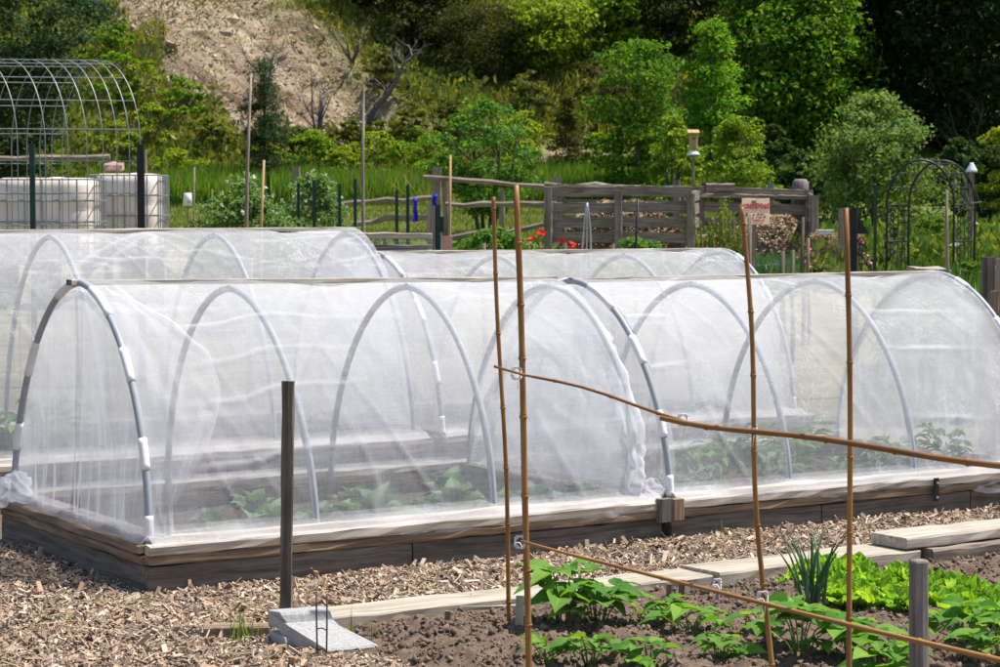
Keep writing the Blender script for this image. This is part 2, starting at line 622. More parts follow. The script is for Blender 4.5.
scene.cycles.max_bounces = 8
scene.cycles.use_denoising = True

# ------------------------------------------------------------------ bed frame of reference
P0 = Vector((-1.435, 9.02, 0))
TH = math.radians(58)
U = Vector((math.sin(TH), math.cos(TH), 0))
V_ = Vector((-math.cos(TH), math.sin(TH), 0))
RZ = math.atan2(U.y, U.x)


def uv(u, v, z=0.0):
    return P0 + U * u + V_ * v + Vector((0, 0, z))


def to_uv(x, y):
    dx, dy = x - P0.x, y - P0.y
    return dx * U.x + dy * U.y, dx * V_.x + dy * V_.y


# ------------------------------------------------------------------ ground sheet
def ground():
    ys = np.concatenate([np.linspace(-30, 12, 22), np.linspace(13, 62, 60), np.linspace(62.3, 84, 130), np.linspace(85, 160, 50)])
    xs = np.concatenate([np.linspace(-160, -36, 20), np.linspace(-35, 35, 211), np.linspace(36, 160, 20)])
    X, Y = np.meshgrid(xs, ys, indexing='ij')
    Z = gz(X, Y)
    # wet erosion runnels down the scarp
    f = np.clip((Y - 64) / 5, 0, 1)
    Z = Z - f * (.9 * np.abs(vnoise((X + (Y - 64) * .8) / 1.5, Y / 14, 0, 21)) + .25 * np.abs(fbm(X / .7, Y / .9, 0, 2, 23)))
    mb = MB()
    mb.grid(np.stack([X, Y, Z], -1))
    m, nt, out = newmat('ground')
    ge = nd(nt, 'ShaderNodeTexCoord')
    sp = nd(nt, 'ShaderNodeSeparateXYZ')
    nt.links.new(ge.outputs['Object'], sp.inputs[0])

    def noise(s, d=6.0, r=.6, dist=0.0):
        n = nd(nt, 'ShaderNodeTexNoise', i_Scale=s, i_Detail=d, i_Roughness=r, i_Distortion=dist)
        nt.links.new(ge.outputs['Object'], n.inputs['Vector'])
        return n.outputs[0]

    def mix(fac, a, b):
        x = nd(nt, 'ShaderNodeMixRGB')
        nt.links.new(fac, x.inputs[0])
        nt.links.new(a, x.inputs[1])
        nt.links.new(b, x.inputs[2])
        return x.outputs[0]

    def rng(src, a, b, wob=None, amt=0.0):
        if wob is not None:
            w = nd(nt, 'ShaderNodeMath', operation='MULTIPLY_ADD', i_1=amt)
            nt.links.new(wob, w.inputs[0])
            nt.links.new(src, w.inputs[2])
            src = w.outputs[0]
        r = nd(nt, 'ShaderNodeMapRange', i_1=a, i_2=b)
        nt.links.new(src, r.inputs[0])
        return r.outputs[0]
    nf, nm, nl = noise(9), noise(1.4, 8.0, .7), noise(.22, 5.0)
    soil = ramp(nt, [(.3, (.09, .065, .045)), (.55, (.20, .15, .10)), (.75, (.33, .26, .18))], nm).outputs[0]
    yard = ramp(nt, [(.3, (.10, .13, .03)), (.52, (.24, .20, .10)), (.75, (.38, .29, .17))], nm).outputs[0]
    lawn = ramp(nt, [(.3, (.10, .145, .022)), (.55, (.165, .19, .04)), (.8, (.25, .23, .08))], nm).outputs[0]
    scr = ramp(nt, [(.3, (.07, .09, .02)), (.5, (.15, .165, .035)), (.72, (.26, .22, .09))], nm).outputs[0]
    mpn = nd(nt, 'ShaderNodeMapping', vector_type='TEXTURE')
    mpn.inputs['Rotation'].default_value = (0, 0, math.radians(-39))
    mpn.inputs['Scale'].default_value = (3.2, .55, 2.0)
    nt.links.new(ge.outputs['Object'], mpn.inputs[0])
    ns = nd(nt, 'ShaderNodeTexNoise', i_Scale=1.0, i_Detail=9.0, i_Roughness=.72)
    nt.links.new(mpn.outputs[0], ns.inputs['Vector'])
    sand = ramp(nt, [(.34, (.10, .068, .045)), (.46, (.27, .195, .135)), (.54, (.39, .295, .20)), (.70, (.54, .445, .345))], ns.outputs[0]).outputs[0]
    # the bare scarp runs down from the upper left to the lower right
    d1 = nd(nt, 'ShaderNodeMath', operation='MULTIPLY_ADD', i_1=1.0)
    d1.inputs[1].default_value = .62
    nt.links.new(sp.outputs[1], d1.inputs[0])
    nt.links.new(sp.outputs[0], d1.inputs[2])          # x + .62 y
    lo = rng(d1.outputs[0], 33.4, 34.8, nl, 2.4)
    hi = rng(d1.outputs[0], 41.6, 40.0, nl, 2.4)
    up = rng(sp.outputs[2], 3.4, 4.6, nl, 1.2)
    k1 = nd(nt, 'ShaderNodeMath', operation='MULTIPLY')
    nt.links.new(lo, k1.inputs[0])
    nt.links.new(hi, k1.inputs[1])
    k2 = nd(nt, 'ShaderNodeMath', operation='MULTIPLY')
    nt.links.new(k1.outputs[0], k2.inputs[0])
    nt.links.new(up, k2.inputs[1])
    gr = rng(nm, .67, .55)
    k3 = nd(nt, 'ShaderNodeMath', operation='MULTIPLY')
    nt.links.new(k2.outputs[0], k3.inputs[0])
    nt.links.new(gr, k3.inputs[1])
    c = mix(rng(sp.outputs[1], 13.5, 16, nm, 2.0), soil, yard)
    c = mix(rng(sp.outputs[1], 41, 44, nm, 3.0), c, lawn)
    c = mix(rng(sp.outputs[1], 61, 63, nm, 2.0), c, scr)
    c = mix(k3.outputs[0], c, sand)
    dv = nd(nt, 'ShaderNodeVectorMath', operation='DISTANCE')
    dv.inputs[1].default_value = (2.4, 65.8, 3.0)
    nt.links.new(ge.outputs['Object'], dv.inputs[0])
    c = mix(rng(dv.outputs['Value'], 2.6, 1.4, nm, 1.4), c, sand)
    p = nd(nt, 'ShaderNodeBsdfPrincipled', i_Roughness=.95)
    p.inputs['Specular IOR Level'].default_value = .1
    nt.links.new(c, p.inputs['Base Color'])
    b = nd(nt, 'ShaderNodeBump', i_Strength=.9, i_Distance=.15)
    nt.links.new(nf, b.inputs['Height'])
    nt.links.new(b.outputs[0], p.inputs['Normal'])
    nt.links.new(p.outputs[0], out.inputs[0])
    o = mb.build('ground', m, None, True)
    tag(o, kind='structure')


ground()


def on_sand(x, y):
    """rough copy of the scarp outline, for keeping the scrub off it"""
    k = x + .62 * y
    z = gz(x, y)
    n = .8 * fbm(np.asarray(x) / 2, np.asarray(y) / 2, 0, 3, 31)
    patch = np.hypot(x - 2.4, y - 65.8) < 1.5 + n
    return ((k + n > 33.2) & (k + n < 39.6) & (z > 3.9 + n * .6)) | patch


def stones():
    N = 5200
    y = R.uniform(65, 80, N)
    x = (R.uniform(110, 640, N) - 500) / FPX * y
    k = on_sand(x, y)
    x, y = x[k], y[k]
    N = len(x)
    s = np.clip(R.lognormal(-3.35, .65, N), .015, .26)
    base = np.array([[1, 0, 0], [0, 1, 0], [-1, 0, 0], [0, -1, 0], [0, 0, .8], [0, 0, -.8]], float)
    Vv = base[None] * s[:, None, None] * R.uniform(.5, 1.2, (N, 6, 1)) + R.normal(0, .2, (N, 6, 3)) * s[:, None, None]
    Vv += np.stack([x, y, gz(x, y) - .2], -1)[:, None]
    q = np.array([[0, 1, 4], [1, 2, 4], [2, 3, 4], [3, 0, 4], [1, 0, 5], [2, 1, 5], [3, 2, 5], [0, 3, 5]])
    F = (np.arange(N)[:, None, None] * 6 + q[None]).reshape(-1, 3)
    o = MB().raw(Vv.reshape(-1, 3), F).build('bank_stones', island_mix('bank_stone', [(.18, .13, .09), (.37, .285, .21), (.52, .43, .33)], .9))
    tag(o, 'loose stones and clods lying on the sandy scar', None, None, 'stuff')


stones()

# ------------------------------------------------------------------ wood chip path
def mound(x, y):
    u, v = to_uv(x, y)
    near = np.clip(1 - np.abs(v) / .55, 0, 1)
    m = .010 * fbm(x * 2.1, y * 2.1, 0, 3, 41) + .002 + near * .012 * np.clip((u - .8) / 1.5, 0, 1)
    return np.maximum(m, .004)


def path():
    us, vs_ = np.linspace(-2.2, 6.2, 160), np.linspace(-3.4, 6.6, 180)
    A, B = np.meshgrid(us, vs_, indexing='ij')
    X, Y = P0.x + A * U.x + B * V_.x, P0.y + A * U.y + B * V_.y
    mb = MB()
    mb.grid(np.stack([X, Y, mound(X, Y) + np.maximum(0, gz(X, Y))], -1))
    o = mb.build('path', plain('path_mulch', (.15, .105, .07), .95, var=.6, scale=40, bump=.6), None, True)
    tag(o, kind='structure')
    # loose chips
    N = 330000
    u, v = R.uniform(-1.5, 5.6, N), R.uniform(-2.5, .02, N)
    keep = (v > -1.02) | (u < .16 + R.normal(0, .06, N) - (v + 1.1) * .1)
    bed = (v > -.012) & (u > -.01)
    keep &= ~bed
    u2, v2 = R.uniform(-1.5, 0, 14000), R.uniform(0, 1.6, 14000)
    u, v = np.concatenate([u[keep], u2]), np.concatenate([v[keep], v2])
    x, y = P0.x + u * U.x + v * V_.x, P0.y + u * U.y + v * V_.y
    inf = np.abs(x / y) < .25
    inf &= y > 7.0
    x, y = x[inf], y[inf]
    N = len(x)
    z = mound(x, y) + np.abs(R.normal(0, .009, N)) + .002
    L = np.clip(R.lognormal(-3.9, .62, N), .006, .11)
    W = np.clip(L * R.uniform(.08, .42, N), .0025, .022)
    T = R.uniform(.0015, .006, N)
    yaw = R.uniform(0, 2 * PI, N)
    p, r = R.normal(0, .42, N), R.normal(0, .6, N)
    cy, sy, cp, sp_, cr, sr = np.cos(yaw), np.sin(yaw), np.cos(p), np.sin(p), np.cos(r), np.sin(r)
    ex = np.stack([cy * cp, sy * cp, sp_], -1)
    ey = np.stack([-sy * cr - cy * sp_ * sr, cy * cr - sy * sp_ * sr, cp * sr], -1)
    ez = np.cross(ex, ey)
    c = np.stack([x, y, z], -1)
    a, b, h = ex * L[:, None] / 2, ey * W[:, None] / 2, ez * T[:, None] / 2
    s1, s2 = R.uniform(.3, 1, (N, 1)), R.uniform(.3, 1, (N, 1))
    Vv = np.stack([c - a - b * s1 - h, c + a - b - h, c + a + b * s2 - h, c - a + b - h,
                   c - a - b * s1 + h, c + a - b + h, c + a + b * s2 + h, c - a + b + h], 1).reshape(-1, 3)
    q = np.array([[4, 5, 6, 7], [0, 1, 5, 4], [1, 2, 6, 5], [2, 3, 7, 6], [3, 0, 4, 7]])
    F = (np.arange(N)[:, None, None] * 8 + q[None]).reshape(-1, 4)
    mb = MB()
    mb.raw(Vv, F)
    o = mb.build('wood_chips', M['chips'])
    tag(o, 'loose tan wood chips spread over the path', None, None, 'stuff')


path()


# ------------------------------------------------------------------ dug soil of the near bed
def soil_z(x, y):
    u, v = to_uv(x, y)
    z = .020 + .030 * fbm(x * 3, y * 3, 0, 3, 51) + .018 * fbm(x * 13, y * 13, 0, 3, 55)
    z = z - .03 * np.clip((v + 1.32) / .16, 0, 1)
    e = np.clip((u - .1) / .25, 0, 1)
    return np.maximum(z, -.01) * e + .004 + .03 * e


def near_soil():
    us, vs_ = np.arange(.06, 5.4, .016), np.arange(-4.2, -1.085, .016)
    A, B = np.meshgrid(us, vs_, indexing='ij')
    X, Y = P0.x + A * U.x + B * V_.x, P0.y + A * U.y + B * V_.y
    ok = (np.abs(X / Y) < .3)
    Z = soil_z(X, Y)
    clod = vnoise(X * 26, Y * 26, 0, 61)
    Z = Z + .010 * np.clip(clod - .1, 0, 1) + .007 * vnoise(X * 45, Y * 45, 0, 62)
    mb = MB()
    mb.grid(np.stack([X, Y, Z], -1))
    m = plain('dug_soil', (.135, .092, .064), .95, var=.45, scale=22, bump=.5)
    o = mb.build('soil', m, None, True)
    tag(o, kind='structure')
    # clods: small angular lumps
    N = 40000
    u, v = R.uniform(.15, 4.6, N), R.uniform(-3.2, -1.16, N)
    x, y = P0.x + u * U.x + v * V_.x, P0.y + u * U.y + v * V_.y
    s = np.clip(R.lognormal(-5.5, .6, N), .002, .020)
    base = np.array([[1, 0, 0], [0, 1, 0], [-1, 0, 0], [0, -1, 0], [0, 0, 1], [0, 0, -1]], float)
    Vv = base[None] * s[:, None, None] * R.uniform(.55, 1.2, (N, 6, 1)) + R.normal(0, .25, (N, 6, 3)) * s[:, None, None]
    Vv += np.stack([x, y, soil_z(x, y) + s * .4], -1)[:, None]
    q = np.array([[0, 1, 4], [1, 2, 4], [2, 3, 4], [3, 0, 4], [1, 0, 5], [2, 1, 5], [3, 2, 5], [0, 3, 5]])
    F = (np.arange(N)[:, None, None] * 6 + q[None]).reshape(-1, 3)
    mb = MB()
    mb.raw(Vv.reshape(-1, 3), F)
    o = mb.build('soil_clods', island_mix('clods', [(.085, .06, .042), (.15, .105, .075), (.23, .17, .122)], .95), None, True)
    tag(o, 'crumbled brown clods over the dug soil', None, None, 'stuff')


near_soil()
# ------------------------------------------------------------------ raised beds and their netted tunnels
BED_W = 1.80
TOP = .215


def raised_bed(label, u0, u1, v0, seed, joints=()):
    """long timber bed: a tall dark board below, two thin rails above, netting lapped over the top one"""
    base = uv(u0, v0)
    L = u1 - u0
    root = thing('raised_bed', label, 'raised bed', base, RZ, 'netted raised beds')
    W = BED_W
    lo = TOP - .085

    def part(name, p0, p1, w, h, mat, rough=.0025):
        MB().bar(p0, p1, w, h, rough=rough).build(name, M[mat], root)
    zc = lo / 2 - .012
    hh = lo + .02
    for v, s in ((.022, 1), (W - .022, -1)):
        cut = [0] + [j * L for j in joints] + [L]
        for a, b in zip(cut[:-1], cut[1:]):
            part('side_board', (a + .004, v, zc), (b - .004, v, zc), .042, hh, 'board_dark')
        part('lower_rail', (.0, v - .012 * s, lo + .021), (L, v - .012 * s, lo + .021), .050, .040, 'board_brown')
        part('upper_rail', (.0, v - .014 * s, lo + .0635), (L, v - .014 * s, lo + .0635), .056, .042, 'board_pale')
        part('inner_rail', (.05, v + .045 * s, TOP + .004), (L - .05, v + .045 * s, TOP + .004), .048, .036, 'board_pale')
    for u, s in ((.022, 1), (L - .022, -1)):
        part('end_board', (u, .046, zc), (u, W - .046, zc), .042, hh - .004, 'board_dark')
        part('lower_rail', (u - .012 * s, .04, lo + .020), (u - .012 * s, W - .04, lo + .020), .050, .038, 'board_brown')
        part('upper_rail', (u - .014 * s, .045, lo + .0615), (u - .014 * s, W - .045, lo + .0615), .056, .040, 'board_brown')
        part('inner_rail', (u + .045 * s, .1, TOP + .0), (u + .045 * s, W - .1, TOP + .0), .048, .030, 'board_brown')
    n, m = 70, 44
    A, B = np.meshgrid(np.linspace(.05, L - .05, n), np.linspace(.05, W - .05, m), indexing='ij')
    Z = .09 + .018 * fbm(A * 5, B * 5, seed, 4, seed)
    MB().grid(np.stack([A, B, Z], -1)).build('bed_soil', M['soil_bed'], root, True)
    return root


NEXP = 1.85


def prof(t, a, b):
    """half hoop: t 0..pi from the front foot over the top to the back foot"""
    c, s = np.cos(t), np.sin(t)
    y = -np.sign(c) * a * np.abs(c) ** (2 / NEXP)
    z = b * np.abs(s) ** (2 / NEXP)
    return y, z


def tunnel(label, hoops, v0, zt0, zt1, seed, width=1.6, end_gap=0.0, gather=False, skirt=False, crease=((.6, .3), (1.0, .35)), netkey='net', flap=False, pole_over=.03, far_out=True):
    """hoops: positions along u; zt0/zt1: height of the ridge at the near and far end"""
    vc = v0 + BED_W / 2
    a = width / 2
    u0, u1 = hoops[0], hoops[-1]
    base = uv(u0, vc)
    root = thing('row_cover_tunnel', label, 'row cover', base, RZ, 'netted hoop tunnels')
    L = u1 - u0
    z0 = TOP - .005
    rr = np.random.default_rng(seed)

    def top(u):
        return zt0 + (zt1 - zt0) * u / L - z0
    # hoops of grey pipe with white clips
    for k, h in enumerate(hoops):
        x = h - u0
        gable = k == 0 or (far_out and k == len(hoops) - 1)
        ao, bo = (a + .020, top(x) + .012) if gable else (a, top(x) - .02)
        if gable:
            x += -.012 if k == 0 else .012
        t = np.linspace(0, PI, 61)
        y, z = prof(t, ao, bo)
        lean = rr.normal(0, .012)
        pts = [(x + lean * math.sin(q), yy, z0 - .09 + zz * (1 + .09 / max(1e-3, z.max())) if zz < .02 else z0 + zz) for q, yy, zz in zip(t, y, z)]
        mb = MB().tube(pts, .0165, 10)
        ho = mb.build('hoop', M['pvc'], root, True)
        if gable:
            spots = [(.02, .13), (.32, .45), (.70, .87), (1.08, 1.36), (1.66, 1.92), (2.3, 2.5), (2.75, 2.88)] if k == 0 else [(.05, .12), (.75, .9), (1.2, 1.32)]
            for s0, s1 in spots:
                tt = np.linspace(s0, s1, 7)
                y, z = prof(tt, ao, bo)
                cp = [(x + lean * math.sin(q), yy, z0 + zz) for q, yy, zz in zip(tt, y, z)]
                MB().tube(cp, .0198, 12).build('clip', M['pvc_white'], ho, True)
    # ridge pole, a square stick showing at the near end
    zr = lambda u: z0 + top(u) + .014
    MB().bar((-pole_over, 0, zr(0)), (L + .03, 0, zr(L)), .034, .024, rough=.001).build('ridge_pole', M['board_pale'], root)
    MB().bar((-pole_over - .012, 0, zr(0)), (-pole_over, 0, zr(0)), .036, .026, rough=0, rings=2).build('pole_end', M['old_post'], root)
    # the net itself
    nu, nt_ = int(L / .013), 210
    uu = np.linspace(.0, L, nu)
    t = np.linspace(.012, PI - .012, nt_)
    Ug, T = np.meshgrid(uu, t, indexing='ij')
    hp = np.array(hoops) - u0
    gap = np.min(np.abs(Ug[..., None] - hp), axis=-1)
    seg = np.clip(gap / .42, 0, 1)
    y, z = prof(T, 1, 1)
    b = zt0 + (zt1 - zt0) * Ug / L - z0 + .012
    ds = -.022 * seg ** 1.2 * np.sin(T) ** .5 * (1 + .5 * vnoise(Ug * 1.3, T * 1.1, 0, seed)) + .012
    ds = ds + .010 * fbm(Ug * 3.5 + T * 2.5, T * 1.4 - Ug * .7, 0, 3, seed + 3) * seg
    # sharp drag folds fanning from the hoops
    fold = 1 - np.abs(vnoise(Ug * 5.2 + T * 3.0, T * .9 - Ug * .5, 0, seed + 8))
    fold2 = 1 - np.abs(vnoise(Ug * 1.1, T * 6.5 + Ug * .35, 0, seed + 9))
    ds = ds + .010 * np.clip(fold - .8, 0, 1) * 5 * seg
    dens = .30 * np.clip(fold - .90, 0, 1) * 10 * seg * (vnoise(Ug * .8, T * 1.2, 0, seed + 2) > .05)
    dens += .28 * np.clip(fold2 - .94, 0, 1) * 16 * (vnoise(Ug * .6, T * 2, 0, seed + 4) > .1)
    for ct, amt in crease:
        wob = ct + .035 * vnoise(uu * 1.3, 0, 0, seed + int(ct * 40)) + .018 * vnoise(uu * 6, 0, 0, seed + 1) - .03 * np.cos(uu / L * 2 * PI)
        e = np.exp(-((T - wob[:, None]) / .011) ** 2)
        w2 = np.clip(.35 + vnoise(uu * 2.2, 1, 0, seed + 6), 0, 1)[:, None]
        ds = ds + e * .014 * w2
        dens += e * amt * w2
    # slack gathers close to the gable ends
    for ue in (0, L):
        near = np.exp(-np.abs(Ug - ue) / .16)
        dens += .16 * near * np.clip(vnoise(Ug * 9 + T * 4, T * 2.2, 0, seed + 12) + .1, 0, 1)
        ds += .010 * near * vnoise(Ug * 11, T * 3, 0, seed + 13)
    yy, zz = y * (a + ds), z * (b + ds)
    mb = MB().grid(np.stack([Ug, yy, z0 + zz], -1), d=dens)
    mb.build('net_cover', M[netkey], root, True)
    # gable nets, hanging in folds from the end hoops
    for ue, sgn in ((0, 1), (L, -1)):
        ny, nz = 110, 60
        yl = np.linspace(-a + .012, a - .012, ny)
        tt = np.arccos(np.clip(-np.sign(yl) * (np.abs(yl) / a) ** (NEXP / 2), -1, 1))
        h = prof(tt, a, top(ue) - .02)[1]
        S = np.linspace(0, 1, nz)
        Yg, Sg = np.meshgrid(yl, S, indexing='ij')
        Zg = z0 + h[:, None] * (1 - Sg) - .01 * Sg
        drop = (1 - (Zg - z0) / top(ue))
        f1 = vnoise(Yg * 6.5 + .35 * drop, drop * .8, 0, seed + 20)
        f2 = 1 - np.abs(vnoise(Yg * 13 + .5 * drop, drop * 1.1, 0, seed + 21))
        dx = (.035 * f1 + .02 * np.clip(f2 - .75, 0, 1) * 4) * drop ** .8 * np.minimum(1, (1 - Sg) * 0 + 1)
        dx *= np.clip(Sg * 6, 0, 1)
        dd = .04 + .26 * np.clip(f2 - .82, 0, 1) * 5.5 * (.4 + .6 * drop) + .10 * np.clip(f1, 0, 1)
        mb = MB().grid(np.stack([ue - sgn * .004 + sgn * (dx + .02 * np.sin(PI * np.clip(drop, 0, 1))), Yg, Zg], -1), d=dd)
        mb.build('end_net', M[netkey], root, True)
        # a second, partly drawn curtain over the first
        yl2 = np.linspace(-a + .02, a * .1, 60) if ue == 0 else np.linspace(-a * .9, a - .1, 60)
        tt = np.arccos(np.clip(-np.sign(yl2) * (np.abs(yl2) / a) ** (NEXP / 2), -1, 1))
        h = prof(tt, a, top(ue) - .03)[1]
        Yg, Sg = np.meshgrid(yl2, S, indexing='ij')
        Zg = z0 + h[:, None] * (1 - Sg)
        drop = (1 - (Zg - z0) / top(ue))
        f2 = 1 - np.abs(vnoise(Yg * 9 - .8 * drop, drop * 1.3, 0, seed + 23))
        dd = -.06 + .22 * np.clip(f2 - .75, 0, 1) * 4
        mb = MB().grid(np.stack([ue + sgn * (.03 + .04 * (f2 - .5) * drop), Yg + .03 * drop * vnoise(Sg * 3, 0, 0, seed), Zg], -1), d=dd)
        mb.build('inner_curtain', M[netkey], root, True)
    # hem lapped over the top rails, with a ragged lower edge
    for side in (-1, 1):
        n = int(L / .02)
        ue = np.linspace(-.03, L + .05, n)
        rag = .030 + .022 * fbm(ue * 3, side * 9, 0, 3, seed + 30) + .012 * vnoise(ue * 17, 0, 0, seed + 31)
        far = np.clip(ue / L * 2 - .8, 0, 1)
        rag = np.clip(rag * (1 + 1.1 * far), .006, .11)
        yo = BED_W / 2
        rows = []
        for q in range(7):
            if q == 0:
                r = (a - .015 + 0 * ue, TOP + .06 + 0 * ue)
            elif q == 1:
                r = (yo - .078 + 0 * ue, TOP + .034 + 0 * ue)
            elif q == 2:
                r = (yo - .035 + .003 * vnoise(ue * 8, 0, 0, seed), TOP + .030 + .004 * vnoise(ue * 9, 1, 0, seed))
            elif q == 3:
                r = (yo - .006 + 0 * ue, TOP + .008 + 0 * ue)
            elif q == 4:
                r = (yo + .016 + .004 * vnoise(ue * 7, 2, 0, seed), TOP + .004 + 0 * ue)
            elif q == 5:
                r = (yo + .014 + .005 * np.abs(vnoise(ue * 12, 0, 0, seed + 4)), TOP - rag * .5)
            else:
                r = (yo + .010 + .009 * np.abs(vnoise(ue * 15, 3, 0, seed + 5)), TOP - rag)
            rows.append(np.stack([ue, side * r[0], r[1]], -1))
        d = np.concatenate([np.full(n, x) for x in (-.05, .0, .06, .14, .26, .28, .24)])
        d = d + .12 * np.tile(vnoise(ue * 5, 0, 0, seed + 33), 7) + np.repeat([0, 0, .08, .15, .18, .18, .16], n) * np.tile(far, 7)
        MB().grid(np.stack(rows, 0), d=d).build('net_hem', M['net'], root, True)

    def bunch(pts, r, name='gathered_net', flat=1.0, s=0):
        """scrunched netting: a crumpled, hollow roll of cloth"""
        pts = [Vector(p) for p in pts]
        n, m = 50, 40
        P = np.zeros((n, m, 3))
        for i in range(n):
            q = i / (n - 1) * (len(pts) - 1)
            k = min(int(q), len(pts) - 2)
            c = pts[k].lerp(pts[k + 1], q - k)
            rad = np.interp(q, range(len(pts)), r)
            d = (pts[k + 1] - pts[k]).normalized()
            e = d.orthogonal().normalized()
            f = d.cross(e)
            an = np.linspace(0, 2 * PI, m)
            w = rad * (1 + .45 * vnoise(np.cos(an) * 2.5, np.sin(an) * 2.5, q * 2.2, seed + s) + .25 * vnoise(np.cos(an) * 6, np.sin(an) * 6, q * 4, seed + s + 1))
            for j in range(m):
                P[i, j] = c + e * (math.cos(an[j]) * w[j]) + f * (math.sin(an[j]) * w[j] * flat)
        dn = .16 + .3 * np.abs(vnoise(P[..., 0] * 20, P[..., 1] * 20, P[..., 2] * 20, 3))
        MB().grid(P, d=dn).build(name, M['net'], root, True)
    if gather:
        b_ = top(L)
        yq, zq = prof(np.array([1.15, .85, .6, .38, .22, .1, .02]), a, b_)
        pts = [(L + .04 - .02 * i, y_ + .06 - .012 * i, z0 + z_ - .02) for i, (y_, z_) in enumerate(zip(yq, zq))]
        bunch(pts, [.014, .04, .05, .065, .055, .06, .04], s=3)
        bunch([(L - .02, -a + .03, z0 + .06), (L + .05, -a + .0, z0 + .045), (L + .13, -a + .05, z0 + .04), (L + .2, -a + .12, z0 + .02)], [.03, .055, .05, .02], s=5, flat=.6)
    if skirt:
        bunch([(-.03, a - .25, TOP + .03), (-.05, a - .08, TOP + .07), (-.06, a + .02, TOP + .05), (-.03, a + .1, TOP + .03)], [.02, .075, .07, .02], s=7, flat=.7)
        n = 80
        vv = np.linspace(-a - .04, a, n)
        rag = .02 + .03 * np.abs(fbm(vv * 3, 0, 0, 3, seed + 44))
        rows = [np.stack([0 * vv + x, vv, 0 * vv + z + dz * rag], -1) for x, z, dz in ((.06, TOP + .03, 0), (-.03, TOP + .026, 0), (-.052, TOP + .003, 0), (-.055, TOP, -.5), (-.058, TOP, -1))]
        MB().grid(np.stack(rows, 0), d=np.full(n * 5, .08)).build('net_hem', M['net'], root, True)
    if flap:
        # slack cloth pulled round the near hoop and hanging against the side
        n, m = 60, 40
        s_, r_ = np.meshgrid(np.linspace(0, 1, n), np.linspace(0, 1, m), indexing='ij')
        tt = 1.25 - 1.22 * s_
        yq, zq = prof(tt, a, top(0))
        wid = .10 + .30 * np.sin(PI * np.clip(s_ * 1.1, 0, 1)) ** 1.2
        ux = r_ * wid
        puff = .03 + .045 * np.sin(PI * r_) * (1 + .6 * vnoise(s_ * 5, r_ * 3, 0, seed + 60)) + .015 * vnoise(s_ * 14, r_ * 6, 0, seed + 61)
        dd = -.10 + .30 * np.clip(r_ - .75, 0, 1) * 3 * np.clip(vnoise(s_ * 6, r_ * 2, 0, seed + 63) + .5, 0, 1) + .2 * np.clip(vnoise(s_ * 4 + r_ * 6, r_ * 9 - s_ * 3, 0, seed + 62), 0, 1)
        P = np.stack([ux, yq * (1 + puff), z0 + zq * (1 + puff)], -1)
        MB().grid(P, d=dd).build('loose_flap', M['net'], root, True)
    return root


# front row
raised_bed('weathered timber raised bed at front left, its corner nearest to the camera', -.02, 2.60, 0, 3, (.48,))
raised_bed('weathered timber raised bed at front right with a metal bracket on its side', 2.655, 5.25, 0, 5, (.36, .75))
tunnel('white netted hoop tunnel in front with loose end curtain, nearest to the camera', [.03, .81, 1.72, 2.56], 0, 1.262, 1.232, 3,
       gather=True, skirt=True, flap=True, far_out=False, crease=((1.02, .42), (.80, .25), (.62, .42), (.34, .3)))
tunnel('white netted hoop tunnel in the front row on the right, creased across its side', [2.72, 3.46, 4.29, 5.16], 0, 1.222, 1.222, 15,
       crease=((1.0, .5), (.72, .55), (.30, .35)), netkey='net_crinkled')
# back row
raised_bed('timber raised bed behind the front left tunnel', -.1, 3.12, 3.06, 8, (.5,))
raised_bed('timber raised bed at the back right of the tunnel rows', 3.2, 6.1, 3.06, 9, (.5,))
tunnel('tallest white netted hoop tunnel, at the back on the left', [0.0, 1.05, 2.11, 3.05], 3.06, 1.45, 1.455, 25, far_out=False, crease=((1.05, .4), (.7, .45)), netkey='net_crinkled')
tunnel('low white netted hoop tunnel at the back, beside the wooden compost bins', [3.25, 4.13, 5.16, 5.99], 3.06, 1.30, 1.29, 35, crease=((.9, .25),), netkey='net_crinkled')

# a block where the two front beds meet, and the bracket on the second
bl = thing('joint_block', 'short brown wood block joining the two front beds', 'wood block', uv(2.628, -.028, TOP - .04), RZ)
MB().bar((-.035, 0, -.055), (-.035, 0, .055), .05, .075, up=(1, 0, 0)).build('block', M['board_dark'], bl)
MB().bar((.035, -.004, -.05), (.035, -.004, .05), .05, .065, up=(1, 0, 0)).build('block', M['board_brown'], bl)
br = thing('metal_bracket', 'dark metal strap screwed to the side of the right front bed', 'bracket', uv(4.32, -.03, TOP - .06), RZ)
MB().bar((0, -.008, -.06), (0, -.008, .06), .008, .034, up=(1, 0, 0), rough=0).build('strap', M['black_steel'], br)
for z in (-.04, .035):
    MB().lathe([(.001, 0), (.007, 0), (.007, .004), (.001, .005)], (0, 0, 0), 8).build('screw', M['galv'], br, loc=(0, -.016, z)).rotation_euler = (PI / 2, 0, 0)


